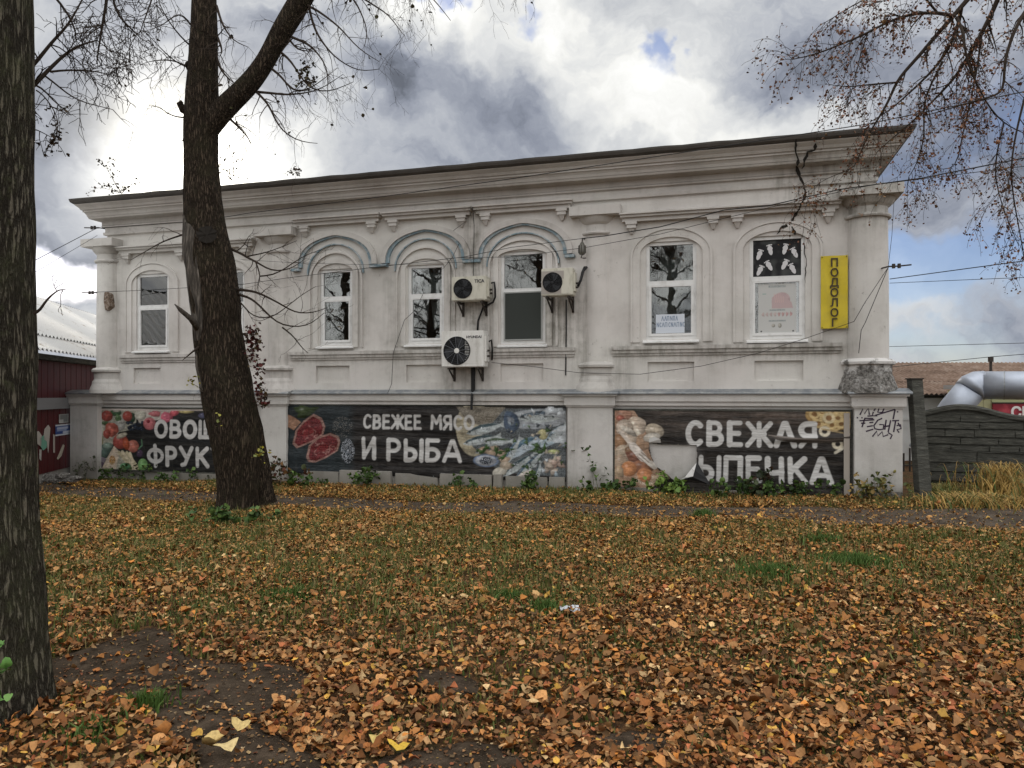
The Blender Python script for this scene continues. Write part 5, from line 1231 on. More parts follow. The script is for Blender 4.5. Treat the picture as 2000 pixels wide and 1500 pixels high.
cable('wire curving down the wall left of the central windows to the plinth', [fp(828, 570, .05), fp(812, 605, .06), fp(790, 625, .06), fp(778, 660, .06), fp(768, 690, .10), fp(765, 750, .04), fp(757, 768, .2)], .008)
cable('straight wire rising from the upper left air conditioner to the cornice', [fp(925, 538, .1), fp(925, 512, .1), fp(926, 440, .12), fp(923, 405, .25)], .010)
cable('short wire rising behind the air conditioner with square grille', [fp(1094, 522, .05), fp(1093, 505, .05), fp(1085, 490, .05), fp(1075, 480, .06)], .010)
def hook(px, py, o, label, left=False):
    s, z = P(px, py, o); e = tag(empty('wall_hook', matrix=facade_matrix(s, o, z)), label, 'wall hook'); q = MB(); k = -1 if left else 1
    q.tube([(-.15 * k, .25, 0), (-.02 * k, .0, .005), (.12 * k, -.03, 0), (.30 * k, -.05, .01)], .012, 6); q.build('rod', M['dark_metal'], e)
    for x in (.05, .13): q = MB(); q.tube([(x * k, -.02, -.03), (x * k, -.02, .04)], .026, 8); q.build('insulator', M['dark_metal'], e)
hook(1738, 521, .30, 'rusty cable hook sticking out from the corner column at right')
hook(186, 572, .16, 'rusty cable hook on the left corner below the bare brick patch', True)
hook(190, 445, .14, 'cable anchor on the left corner just under the cornice', True)
def insulator():
    s, z = P(1137, 487, .16); e = tag(empty('insulator', matrix=facade_matrix(s, .16, z)), 'glazed lantern shaped insulator hanging on the wall beside the right air conditioner', 'insulator')
    M['ceramic'].node_tree.nodes['Principled BSDF'].inputs['Base Color'].default_value = (.12, .115, .10, 1); q = MB(); prof = [(.02, .13), (.035, .11), (.05, .07), (.062, .06), (.064, -.06), (.05, -.09), (.03, -.10), (.0, -.10)]; ring_lathe(q, 0, 0, prof, 16, 0, 2 * PI); q.build('ceramic_body', M['ceramic'], e, smooth=True)
    for k in range(8): a = 2 * PI * k / 8; q = MB(); q.tube([(.063 * math.cos(a), .063 * math.sin(a), .07), (.066 * math.cos(a), .066 * math.sin(a), -.07)], .006, 4); q.build('rib', M['dark_metal'], e)
    q = MB(); q.tube([(0, 0, .12), (0, .02, .2), (.02, .16, .22)], .012, 6); q.build('suspension_hook', M['dark_metal'], e); q = MB(); q.tube([(0, 0, -.10), (-.02, 0, -.15), (.03, 0, -.16), (.05, .1, -.14)], .010, 6); q.build('lower_hook', M['dark_metal'], e)
insulator()

# ------------------------------------------------------------------ left: dark red shed
def shed():
    a = pix(-60, HOR, 12.2); b = pix(188, HOR, 18.2); ax, ay, bx, by = a.x, a.y, b.x, b.y
    L = math.hypot(bx - ax, by - ay); ux, uy = (bx - ax) / L, (by - ay) / L; L += 12
    mw = Matrix.Translation((ax, ay, 0)) @ Matrix.Rotation(math.atan2(uy, ux), 4, 'Z')       # local x along the wall, -y towards the alley
    e = tag(empty('shed', matrix=mw), 'dark red shed with pale corrugated roof beside the left end of the house', 'shed')
    def at(px, py, o=0):
        rx = (px - 1000) / F; nx, ny = uy, -ux; qx, qy = ax + o * nx, ay + o * ny; s = (rx * qy - qx) / (ux - rx * uy); return s, EYE + (HOR - py) / F * (qy + s * uy)
    zt = at(120, 706)[1]; zb = at(100, 921)[1]; zm0, zm1 = at(100, 799)[1], at(100, 777)[1]
    m = MB(); m.box(0, L + .8, .02, 4, -.5, zb + .05); m.build('footing', M['plinth'], e)
    n = int((L + .8) / .16)
    for k in range(n):
        q = MB(); q.box(k * .16 + .004, (k + 1) * .16 - .004, .005 * (k % 2), .06, zb, zt); q.build('board', M['maroon'], e)
    m = MB(); m.box(0, L + .8, .06, 4, zb, zt - .02); m.build('wall', M['maroon'], e)
    m = MB(); m.box(0, L + .8, -.05, .02, zm0, zm1); m.build('beam', M['grey_beam'], e)
    m = MB(); m.box(-.1, L + .9, -.22, .05, zt - .02, zt + .09); m.build('eave_board', M['old_wood'], e)
    # roof of wavy sheets rising away from the alley
    ze = zt + .14; rise = 2.0; run = 3.1; N = int((L + 1.0) / .20) * 6
    xs = [-.1 + (L + 1.0) * i / N for i in range(N + 1)]; wv = [.032 * math.cos(2 * PI * x / .20) for x in xs]
    for t0, t1, dz, nm in ((.0, .20, .0, 'roof_sheet'), (.17, 1.0, .05, 'roof_sheet')):
        m = MB(); m.grid([[(x, -.42 + (run + .42) * t, ze + dz + rise * t + w_) for x, w_ in zip(xs, wv)] for t in (t0, (t0 + t1) / 2, t1)]); m.build(nm, M['pale_sheet'], e, smooth=True, flip=False)
    m = MB(); m.grid([[(x, run, ze + rise - .3), (x, run, ze + rise + .08)] for x in (-.1, L + .9)]); m.build('ridge_board', M['old_wood'], e)
    # notices and torn bills pasted on the boards
    def flat(name, label, cat, pa, pb, paint, bg, y=-.012):
        (x0, z0), (x1, z1) = at(pa[0], pb[1]), at(pb[0], pa[1]); c = Canvas(x1 - x0, z1 - z0, .012, bg); paint(c); o = c.build(name, M['paper'], None); o.matrix_world = mw @ Matrix.Translation((x0, y, z0)); tag(o, label, cat)
    def blue(c):
        w, h = c.w, c.h; c.put((c.Z > h * .86)[..., None] * 1., (.58, .60, .64)); c.put((c.Z < h * .12)[..., None] * 1., (.55, .57, .62)); c.line([(w * .12, h * .66), (w * .8, h * .66)], .05, (.42, .46, .58)); c.line([(w * .12, h * .47), (w * .7, h * .47)], .03, (.3, .36, .52)); c.line([(w * .5, h * .26), (w * .92, h * .26)], .05, (.5, .54, .62))
    flat('notice', 'blue and white notice board pasted on the dark red shed', 'notice', (107, 827), (137, 852), blue, (.045, .085, .26))
    def grey(c):
        w, h = c.w, c.h
        for k in range(6): c.line([(w * .15, h * (.85 - k * .13)), (w * .85, h * (.85 - k * .13))], .02, (.14, .15, .15))
        c.put(((c.X < w * .45) & (c.Z < h * .4))[..., None] * .8, (.5, .5, .48))
    flat('notice', 'small grey printed notice above the blue one on the shed', 'notice', (114, 808), (133, 827), grey, (.33, .33, .31))
    r = random.Random(3)
    for lab, pts, col in (('ragged scrap of a torn white bill on the shed boards by the big trunk', [(66, 846), (74, 842), (80, 850), (79, 872), (70, 866), (66, 870)], (.45, .42, .38)), ('torn white bill with long shreds at the middle of the shed boards', [(86, 838), (93, 830), (97, 836), (95, 860), (93, 884), (90, 862), (84, 858)], (.48, .45, .41)),
                          ('mint green scrap of a torn bill on the shed boards', [(77, 856), (84, 850), (91, 856), (90, 874), (83, 880), (77, 870)], (.16, .36, .27)), ('thin slanting strip of torn white paper low on the shed', [(110, 896), (122, 868), (125, 870), (119, 890), (112, 898)], (.46, .42, .34)),
                          ('narrow drip shaped shred of white paper on the shed', [(103, 848), (106, 850), (106, 884), (103, 884)], (.42, .38, .34)), ('small white paper shred under the mint green scrap', [(76, 878), (80, 878), (79, 900), (76, 896)], (.45, .43, .4))):
        m = MB(); m.prism([at(x, y) for x, y in pts][::-1], -.014, -.008, col); o = m.build('torn_bill', M['paper'], None); o.matrix_world = mw; tag(o, lab, 'paper scrap', 'torn bills on the shed')
    # rubble step at its foot
    return at, mw
shed()
def rubble():
    r = random.Random(8)
    for k, (px, py, s) in enumerate(((82, 936, .20), (97, 933, .16), (112, 936, .19), (124, 931, .15), (138, 938, .13), (147, 934, .10))):
        p = pix(px, py, 15.2); bm = bmesh.new(); bmesh.ops.create_icosphere(bm, subdivisions=2, radius=1)
        for v in bm.verts:
            n = mnoise.noise(v.co * 1.3 + Vector((k * 7, 0, 0))); v.co = Vector((v.co.x * s * 1.4, v.co.y * s, v.co.z * s * .62)) * (1 + .35 * n)
        me = bpy.data.meshes.new('rubble_stone'); bm.to_mesh(me); bm.free(); o = link('rubble_stone', me, M['stone']); o.location = p; o.rotation_euler = (0, 0, r.random() * 3)
        tag(o, ('pale stone of the shed rubble nearest the big trunk', 'second stone from the big trunk in the shed rubble', 'broad pale stone in the middle of the shed rubble', 'fourth stone of the shed rubble, before the house pier', 'low pale stone against the left end pier of the house', 'smallest stone of the rubble, nearest the weed on the end pier')[k], 'stone', 'rubble at the foot of the shed')
rubble()

# ------------------------------------------------------------------ right: fence, post, heating pipe, far buildings
def fence():
    a = pix(1803, HOR, 14.1); b = pix(2250, HOR, 12.6); L = math.hypot(b.x - a.x, b.y - a.y); th = math.atan2(b.y - a.y, b.x - a.x)
    e = tag(empty('concrete_fence', loc=(a.x, a.y, 0), rz=th), 'dark precast concrete fence with wavy top behind the dry grass', 'fence')
    pl = 2.05
    top = lambda x: 1.42 + .03 + .10 * math.cos(2 * PI * ((x - .62) / pl)) - .07
    n = 80; xs = [L * i / n for i in range(n + 1)]
    m = MB(); m.prism([(x, -.1) for x in (0, L)] + [(x, top(x)) for x in reversed(xs)], 0, .06); m.build('panel', M['fence'], e)
    m = MB()
    m.grid([[(x, y, top(x) + z) for x in xs] for y, z in ((-.06, -.06), (-.065, .0), (-.03, .035), (.08, .035), (.1, -.04))]); m.build('top_rail', M['fence'], e)
    r = random.Random(5); courses = [(.06, .22), (.24, .40), (.42, .62), (.645, .74), (.76, .88), (.90, 1.03), (1.05, 1.17), (1.19, 1.30)]
    for (z0, z1) in courses:
        x = 0
        while x < L:
            w = r.uniform(.35, .95); x1 = min(L, x + w); k = 6
            zt = [min(z1, top(x + (x1 - x) * i / k) - .07) + r.uniform(-.012, .012) for i in range(k + 1)]
            if min(zt) > z0 + .02:
                yy = -.022 - r.random() * .03; q = MB(); pts = [(x + .008, z0 + r.uniform(0, .02)), (x1 - .008, z0 + r.uniform(0, .02))] + [(x + .008 + (x1 - x - .016) * i / k, zt[i]) for i in range(k, -1, -1)]
                q.prism(pts, yy, .01); q.build('stone_block', M['fence'], e)
            x = x1
    m = MB(); m.box(-.005, L, -.05, .0, .625, .64); m.build('joint_rail', M['fence'], e)
fence()
def post():
    b = pix(1806, 985, 11.9); t = pix(1786, 741, 12.0); e = tag(empty('post', loc=(b.x, b.y, b.z)), 'dark leaning timber post between the house corner and the fence', 'post')
    q = MB(); w = .098; d = t - b; q.add([(-w, -.09, -.2), (w, -.09, -.2), (w, .09, -.2), (-w, .09, -.2), (d.x - w * .86, d.y - .08, d.z), (d.x + w * .9, d.y - .08, d.z + .01), (d.x + w * .9, d.y + .08, d.z + .01), (d.x - w * .86, d.y + .08, d.z)],
          [(0, 3, 2, 1), (4, 5, 6, 7), (0, 1, 5, 4), (1, 2, 6, 5), (2, 3, 7, 6), (3, 0, 4, 7)]); q.build('post_shaft', M['post'], e)
    q = MB(); q.box(d.x - .10, d.x + .10, d.y - .10, d.y + .10, d.z - .0, d.z + .02); q.build('post_cap', M['dark_metal'], e)
post()
def railing():
    e = tag(empty('railing', loc=tuple(pix(1775, 945, 16.))), 'low black iron railing seen in the gap between house and leaning post', 'railing'); k = 16. / F
    for x, h in ((-10, 60), (2, 70), (16, 62)): q = MB(); q.tube([(x * k, 0, -.4), (x * k, 0, h * k)], .022, 6); q.build('upright', M['dark_metal'], e)
    for z in (2, 36): q = MB(); q.tube([(-22 * k, 0, z * k), (60 * k, 0, z * k)], .016, 6); q.build('rail', M['dark_metal'], e)
railing()
def heat_pipe():
    e = tag(empty('heating_pipe', loc=tuple(pix(1905, 752, 16.5))), 'silver clad overhead heating pipe that bends up behind the fence', 'pipe')
    o = pix(1905, 752, 16.5); R = .31
    def rel(px, py, d): return pix(px, py, d) - o
    q = MB(); q.tube([rel(1800, 885, 17.), rel(1865, 797, 16.7), rel(1897, 760, 16.5)], R, 24); q.build('rising_pipe', M['steel'], e, smooth=True)
    q = MB(); q.tube([rel(1893, 764, 16.5), rel(1899, 757, 16.5), rel(1908, 753, 16.5), rel(1922, 752.5, 16.45)], R + .012, 24); q.build('elbow', M['steel'], e, smooth=True)
    q = MB(); q.tube([rel(1918, 752.5, 16.45), rel(2000, 753, 16.1), rel(2250, 754, 15.2)], R, 24); q.build('level_pipe', M['steel'], e, smooth=True)
    for a, b in (((1868, 793.5, 16.69), (1869.5, 791.8, 16.69)), ((1960, 752.7, 16.27), (1962, 752.7, 16.26))): q = MB(); q.tube([rel(*a), rel(*b)], R + .008, 24); q.build('strap', M['flashing'], e, smooth=False)
heat_pipe()
def kiosk():
    o = pix(1868, HOR, 17.6); e = tag(empty('kiosk', loc=(o.x, o.y, 0), rz=-.06), 'yellow green market kiosk wall under the silver pipe at right', 'kiosk'); k = 19. / F
    for i in range(8): q = MB(); q.box(i * .62 + .004, (i + 1) * .62 - .004, 0, .05, -.3, 1.82); q.build('wall_panel', M['cream'], e)
    q = MB(); q.box(0, 5., .05, .4, -.3, 1.8); q.build('wall', M['cream'], e); q = MB(); q.box(-.05, 5.1, -.15, .5, 1.82, 1.92); q.build('roof_slab', M['grey_beam'], e)
    q = MB(); q.box(.8, 5, -.03, 0, 1.50, 1.78); q.build('fascia', mat('pale_lime_board', (.42, .44, .24), .7), e)
    s = tag(empty('sign', matrix=e.matrix_basis @ Matrix.Translation((.80, -.07, .72))), 'red meat shop sign with white lettering above the wavy concrete fence', 'sign')
    q = MB(); q.box(0, 2.9, 0, .05, 0, .76); q.build('sign_board', mat('crimson_print', (.33, .030, .045), .5, fn=lambda t, bs: t.l.new(t.mix(t.maprange(t.noise(obc(t), 2.2, 4), .42, .62), (.22, .018, .03), (.45, .06, .08)), bs.inputs['Base Color'])), s)
    q = MB(); q.box(-.03, 2.93, -.012, .0, .76, .79); q.build('sign_frame', M['dark_metal'], s)
    text_mesh('СВЕЖЕЕ', .34, 'lettering', M['letter_white'], s, (.40, -.006, .54), .004, align='LEFT', bold=.012); text_mesh('МЯСО', .34, 'lettering', M['letter_white'], s, (.58, -.006, .20), .004, align='LEFT', bold=.012)
    for x, z, c in ((.12, .45, (.50, .30, .28)), (.16, .2, (.30, .03, .04)), (.36, .12, (.10, .02, .02))):
        q = MB(); q.prism([(x + .09 * math.cos(i * PI / 5) * (1 + .3 * math.sin(i * 2)), z + .13 * math.sin(i * PI / 5)) for i in range(10)], -.007, -.002, c); q.build('meat_picture', M['paper'], s)
kiosk()
def far_house():
    k = 18.5 / F; o = pix(1652, HOR, 18.5)
    e = tag(empty('market_hall', loc=(o.x, o.y, 0)), 'long low white building with brown corrugated roof behind the fence at right', 'building')
    Lx = 14.; ze = EYE + 2 * k - .02; zr = EYE + 60 * 21.5 / F
    N = int(Lx / .12) * 6; xs = [Lx * i / N for i in range(N + 1)]
    for t0, t1, dz in ((0, .36, 0), (.34, .70, .012), (.68, 1., .024)):
        m = MB(); m.grid([[(x, -.4 + 3.4 * t, ze + dz + (zr - ze) * t + .022 * math.cos(2 * PI * x / .12)) for x in xs] for t in (t0, t1)]); m.build('roof_sheet', M['slate'], e, flip=False)
    m = MB(); m.box(0, Lx, 0, .3, -1.5, ze - .04); m.build('wall', M['whitewash'], e); m = MB(); m.box(0, Lx, -.03, .0, 1.05, 1.13); m.build('string_course', M['whitewash'], e)
    m = MB(); m.box(0, Lx, -.02, 0, ze - .10, ze - .04); m.build('eave_board', M['old_wood'], e); m = MB(); m.box(0, Lx, 3., 3.3, -1.5, zr - .1); m.build('rear_wall', M['whitewash'], e)
    m = MB(); p = pix(1935, 722, 18.9) - Vector((o.x, o.y, 0)); m.tube([(p.x, p.y, p.z - .3), (p.x, p.y, p.z + .22)], .035, 8); m.tube([(p.x, p.y, p.z + .2), (p.x, p.y, p.z + .32)], .065, 8); m.build('vent_pole', M['dark_metal'], e)
far_house()

# ------------------------------------------------------------------ trees
def trunk_mesh(m, spine, n=36, seed=0, rough=.06, flare=0., depth=1., ridge=.03):
    """spine: (x, y, z, radius) from base up; uneven bark ridges follow the height"""
    pts = np.array(spine, float); t = np.concatenate([[0], np.cumsum(np.linalg.norm(np.diff(pts[:, :3], axis=0), axis=1))])
    k = max(8, int(t[-1] / .055)); tt = np.linspace(0, t[-1], k); q = np.stack([np.interp(tt, t, pts[:, i]) for i in range(4)], 1)
    for _ in range(6): q[1:-1] = (q[:-2] + 2 * q[1:-1] + q[2:]) / 4
    rows = []
    for i in range(k):
        d = Vector(q[min(i + 1, k - 1), :3] - q[max(i - 1, 0), :3]).normalized(); a = Vector((1, 0, 0)) - d * d.x; a.normalize(); b = d.cross(a); row = []
        for j in range(n):
            th = 2 * PI * j / n; c = Vector((math.cos(th) * 2.2, math.sin(th) * 2.2, tt[i] * .9 + seed * 9)); w = 1 + rough * (mnoise.noise(c) + .6 * mnoise.noise(c * 2.7)) + ridge * (mnoise.noise(Vector((math.cos(th) * 9, math.sin(th) * 9, tt[i] * 1.5))) + .8 * mnoise.noise(Vector((math.cos(th) * 19, math.sin(th) * 19, tt[i] * 4 + 5))))
            if flare: w += flare * math.exp(-tt[i] / .28) * (.55 + .45 * math.sin(th * 5 + seed))
            r = q[i, 3] * w; p = Vector(q[i, :3]) + a * math.cos(th) * r + b * math.sin(th) * r; row.append(p)
        row.append(row[0]); rows.append(row)
    m.grid(rows)
def spine_px(rows, d, base=None):
    out = []
    for py, xl, xr in rows:
        p = pix((xl + xr) / 2, py, d); out.append((p.x, d, p.z, (xr - xl) / 2 / F * d))
    return out
class Twigs:
    """branches and twigs grown from given limbs; collects tips for seeds and leaves"""
    def __init__(s, seed): s.m = MB(); s.r = random.Random(seed); s.tips = []
    def twig(s, p, d, L, r, lvl, droop=.3, curl=0., kids=3, seg=6, n=3):
        p = Vector(p); d = Vector(d).normalized(); pts = [p.copy()]; rad = [r]; R = s.r
        for k in range(seg):
            d = d + Vector((R.gauss(0, .16), R.gauss(0, .16), R.gauss(0, .16))) + Vector((0, 0, -droop * (1 - 1.6 * curl * k / seg) / seg * 2)); d.normalize()
            p = p + d * (L / seg); pts.append(p.copy()); rad.append(max(r * (1 - .75 * (k + 1) / seg), .0016)); s.tips.append((p.copy(), d.copy(), lvl))
        s.m.tube(pts, rad, n if lvl < 2 else 3, cap=False)
        if lvl > 0:
            for _ in range(kids):
                k = R.randint(1, seg); q = pts[k]; dd = (pts[k] - pts[k - 1]).normalized(); a = R.uniform(0, 2 * PI); o = dd.orthogonal(); o.rotate(Matrix.Rotation(a, 3, dd)) if hasattr(o, 'rotate') else None
                nd = dd * R.uniform(.5, .9) + o * R.uniform(.5, 1.); s.twig(q, nd, L * R.uniform(.38, .65), max(rad[k] * .62, .0022), lvl - 1, droop, curl, kids, max(4, seg - 1), n)
    def limb(s, pts, r0, r1, n=7, twigs=8, L=.6, lvl=2, droop=.3, curl=0., kids=3, bias=(0, 0, 0), start=.1):
        pts = [Vector(p) for p in pts]; D = []
        for i in range(len(pts) - 1):
            k = max(3, int((pts[i + 1] - pts[i]).length / .12))
            for j in range(k): D.append(pts[i].lerp(pts[i + 1], j / k) + Vector((s.r.gauss(0, .006), s.r.gauss(0, .006), s.r.gauss(0, .006))))
        D.append(pts[-1])
        for _ in range(3):
            D = [D[0]] + [(D[i - 1] + D[i] * 2 + D[i + 1]) / 4 for i in range(1, len(D) - 1)] + [D[-1]]
        rad = [r0 + (r1 - r0) * i / (len(D) - 1) for i in range(len(D))]; s.m.tube(D, rad, n, cap=False)
        for _ in range(int(twigs * 1.12)):
            k = s.r.randint(int(len(D) * start), len(D) - 1); d = (D[k] - D[max(k - 1, 0)]).normalized() if k else Vector((0, 0, 1)); o = d.orthogonal(); o.rotate(Matrix.Rotation(s.r.uniform(0, 2 * PI), 3, d))
            s.twig(D[k], d * s.r.uniform(.3, .9) + o * s.r.uniform(.5, 1.1) + Vector(bias), L * s.r.uniform(.5, 1.2), max(min(rad[k] * .55, .014), .003), lvl, droop, curl, kids)
        s.tips.append((D[-1].copy(), (D[-1] - D[-2]).normalized(), 1))
def leafy(name, tips, r, n, size, cols, parent, spread=.05, hang=.0, mt=None):
    if not tips: return
    idx = r.integers(0, len(tips), n); pos = np.array([tips[i][0] for i in idx]) + r.normal(0, spread, (n, 3)); pos[:, 2] -= hang * r.random(n)
    V = leaf_arrays(pos, np.clip(r.normal(size, size * .25, n), size * .4, size * 1.8), r, tilt=1.2); c = np.array(cols)[r.integers(0, len(cols), n)] * (.7 + .6 * r.random((n, 1)))
    FA = (np.arange(n)[:, None, None] * len(LT) + LF[None]).reshape(-1, 3); return np_mesh(name, V.reshape(-1, 3), FA, mt or M['leaf'], parent, np.repeat(c, len(LT), 0))

def near_tree():
    gx, gy = -2.83, 3.98
    e = tag(empty('tree', loc=(0, 0, 0)), 'thick straight furrowed trunk rising at the left edge close to the viewer', 'tree')
    m = MB(); ex = lambda py, px, r: ((px - (1022 if py < 1100 else 1016)) / F * gy - r, gy, EYE + (HOR - py) / F * gy, r)
    sp = [ex(1450, 113, .36), ex(1395, 104, .335), ex(1340, 97, .315), ex(1250, 89, .30), ex(1150, 83, .29), ex(1000, 78, .282), ex(850, 77, .278), ex(700, 76, .275), ex(500, 74, .272), ex(300, 70, .265), ex(100, 70, .26), ex(-100, 68, .255), ex(-500, 60, .24), ex(-1100, 40, .2)]
    trunk_mesh(m, sp, 110, 1, .035, .13, ridge=.034); m.build('trunk', M['bark'], e, smooth=True)
    t = Twigs(21); P_ = lambda *a: [pix(x, y, d) for x, y, d in a]
    t.limb(P_((40, 185, 4.3), (66, 168, 4.35), (98, 133, 4.4), (147, 88, 4.5), (189, 79, 4.6)), .016, .004, 6, 9, .30, 2, .25, 0, 3)
    t.limb(P_((45, 140, 4.4), (70, 119, 4.4), (112, 70, 4.5), (140, 42, 4.5), (170, -20, 4.6)), .013, .004, 6, 8, .30, 2, .3, 0, 3)
    t.limb(P_((210, -160, 4.6), (206, 0, 4.6), (203, 35, 4.6), (192, 88, 4.6), (189, 125, 4.6)), .014, .004, 6, 13, .26, 2, .3, 0, 4)
    t.limb(P_((215, -60, 4.7), (224, 21, 4.7), (250, 50, 4.7), (275, 75, 4.7)), .010, .003, 6, 10, .26, 2, .3, 0, 4)
    t.limb(P_((90, 150, 4.4), (130, 180, 4.4), (170, 205, 4.5), (220, 214, 4.6)), .006, .002, 5, 4, .22, 1, .2, 0, 2)
    t.limb(P_((98, 140, 4.4), (150, 136, 4.5), (195, 138, 4.6), (220, 150, 4.6)), .007, .002, 5, 9, .24, 2, .3, 0, 3)
    t.limb(P_((60, 250, 4.3), (78, 255, 4.3), (100, 268, 4.3)), .004, .002, 5, 2, .15, 1, .5)
    t.limb(P_((260, -200, 5.), (320, -80, 5.), (290, 20, 5.), (275, 60, 5.)), .010, .003, 6, 9, .25, 2, .3, 0, 3)
    t.limb(P_((60, -60, 4.4), (120, 10, 4.4), (150, 60, 4.4), (148, 78, 4.4)), .009, .003, 6, 8, .25, 2, .4, 0, 3)
    t.limb(P_((68, 612, 4.0), (85, 600, 4.0), (98, 580, 4.0), (112, 568, 4.05), (128, 566, 4.1)), .009, .0025, 6, 2, .12, 1, .1)
    o = t.m.build('branch', M['twig'], e, flip=False)
    # hanging sprig of withered leaves
    s = Twigs(4); s.limb(P_((70, 175, 4.3), (88, 190, 4.3), (105, 215, 4.3), (118, 245, 4.3), (108, 275, 4.3)), .004, .002, 4, 8, .12, 1, .5); s.m.build('hanging_sprig', M['twig'], e, flip=False)
    leafy('withered_leaves', s.tips, np.random.default_rng(2), 90, .019, [(.03, .022, .015), (.05, .035, .02), (.025, .02, .015)], e, .012, .03)
    # green shoot at the edge of the frame
    for px, py in ((2, 1265), (8, 1310), (3, 1365)):
        gx, gz_ = (px - 1000) / F * 3.5, EYE + (HOR - py) / F * 3.5
        leafy('green_shoot', [(Vector((gx - .02, 3.5, gz_)), None, 0)], np.random.default_rng(px), 5, .055, [(.10, .22, .05), (.14, .26, .07)], e, .015, 0, M['foliage'])
near_tree()

def forked_tree():
    d = 11.6; e = tag(empty('tree', loc=(0, 0, 0)), 'dark leaning forked tree with bare scarred wood before the house', 'tree')
    m = MB(); rows = [(1010, 424, 502), (985, 427, 500), (960, 428, 502), (930, 426, 504), (850, 412, 505), (780, 398, 497), (700, 388, 480), (640, 381, 470), (600, 377, 467), (560, 371, 462), (500, 363, 453), (450, 362, 441), (400, 362, 433), (350, 361, 427), (300, 361, 423), (250, 361, 424), (210, 363, 426), (150, 367, 424), (100, 371, 424), (50, 374, 423), (0, 376, 421), (-80, 380, 417), (-250, 388, 415), (-500, 395, 410)]
    trunk_mesh(m, spine_px(rows, d), 64, 3, .07, .10, ridge=.03); m.build('trunk', M['bark_dark'], e, smooth=True)
    m = MB(); trunk_mesh(m, spine_px([(985, 484, 538), (965, 486, 532), (930, 480, 527), (890, 470, 520), (840, 455, 512), (790, 445, 500), (720, 430, 480)], d + .42), 32, 5, .09, .10); m.build('second_stem', M['bark_dark'], e, smooth=True)
    m = MB(); lr = [(300, 372, 418), (262, 380, 428), (235, 396, 448), (210, 418, 470), (190, 440, 490), (165, 466, 515), (135, 490, 535), (105, 508, 552), (60, 530, 580), (10, 560, 612), (-60, 598, 650), (-150, 640, 690), (-300, 700, 740)]
    m2 = []
    for py, xl, xr in lr: p = pix((xl + xr) / 2, py, d); m2.append((p.x, d - .05, p.z, (xr - xl) / 2 / F * d * .80))
    trunk_mesh(m, m2, 32, 8, .05); m.build('limb', M['bark_dark'], e, smooth=True)
    # bare scarred wood on the left face: an uneven skin proud of the trunk
    def scar(rows_, name, seed, prou=.02):
        mm = MB(); R = []
        tab = spine_px(rows, d); tz = np.array([q[2] for q in tab]); tx = np.array([q[0] for q in tab]); tr = np.array([q[3] for q in tab])
        for (py, a0, a1) in rows_:
            z = EYE + (HOR - py) / F * d; cx, r = np.interp(z, tz, tx), np.interp(z, tz, tr); row = []
            for k in range(15):
                t = k / 14; a = math.radians(a0 + (a1 - a0) * t); edge = min(t, 1 - t) * 4; rr = r * (1 + prou * 1.4 * min(1, edge) + .10 * mnoise.noise(Vector((t * 4 + seed, z * 2.2, 3))) * min(1, edge) - (.05 if edge < .2 else 0)) + (-.03 if edge < .1 else 0.0)
                row.append((cx + rr * math.cos(a), d + rr * math.sin(a), z))
            R.append(row)
        mm.grid(R); mm.build(name, M['deadwood'], e, smooth=True)
    scar([(424, 208, 214), (436, 196, 226), (446, 182, 252), (460, 168, 276), (480, 164, 274), (505, 164, 268), (530, 166, 270), (560, 168, 266), (590, 172, 262), (620, 178, 260), (645, 186, 256), (668, 200, 240)], 'bare_wood', 1, .03)
    scar([(668, 190, 208), (685, 182, 226), (700, 184, 224), (715, 192, 218), (740, 205, 226), (765, 215, 224)], 'bare_wood', 5, .04)
    m = MB(); hq = pix(404, 458, d); R_ = []
    for k in range(7): R_.append([pix(404 + 20 * k / 6 * math.cos(a * PI / 8) + 3 * math.sin(a * 3), 458 + 17 * k / 6 * math.sin(a * PI / 8), d - .375 + .04 * abs(math.cos(a * PI / 8)) * k / 6) for a in range(17)])
    m.grid(R_); m.build('rot_hollow', M['crack'], e)
    m = MB(); m.tube([pix(394, 648, d - .2), pix(372, 622, d - .45), pix(352, 605, d - .6), pix(341, 594, d - .65)], [.07, .042, .032, .006], 9); m.build('broken_stub', M['deadwood'], e, smooth=True)
    m = MB(); m.tube([pix(396, 672, d - .2), pix(375, 688, d - .45), pix(356, 704, d - .5)], [.022, .014, .004], 7); m.build('broken_stub', M['twig'], e)
    m = MB(); m.tube([pix(368, 215, d), pix(357, 212, d - .05), pix(351, 202, d - .08), pix(356, 198, d - .08)], [.10, .07, .05, .03], 9); m.tube([pix(370, 128, d), pix(364, 124, d)], [.08, .04], 8); m.build('knob', M['bark_dark'], e, smooth=True)
    t = Twigs(31); P_ = lambda *a: [pix(x, y, dd) for x, y, dd in a]; D = d
    # low shoots: droop, then turn up
    low = [[(452, 486, D), (480, 500, D - .2), (500, 512, D - .4), (530, 530, D - .6), (566, 528, D - .8), (596, 505, D - .9)], [(500, 512, D - .4), (510, 540, D - .5), (502, 565, D - .5)], [(462, 566, D), (500, 568, D - .3), (540, 590, D - .6), (575, 612, D - .7), (612, 612, D - .8), (640, 600, D - .9)],
           [(466, 575, D), (490, 580, D - .3), (520, 610, D - .5), (552, 638, D - .7), (600, 640, D - .8), (632, 612, D - .8)], [(470, 590, D), (492, 618, D - .3), (530, 622, D - .5), (560, 600, D - .6), (590, 575, D - .6), (616, 560, D - .7)], [(508, 540, D - .4), (545, 535, D - .5), (590, 500, D - .6), (625, 488, D - .7)], [(552, 638, D - .7), (575, 660, D - .7), (590, 680, D - .7), (602, 690, D - .7)], [(480, 500, D - .2), (520, 495, D - .3), (580, 470, D - .4)]]
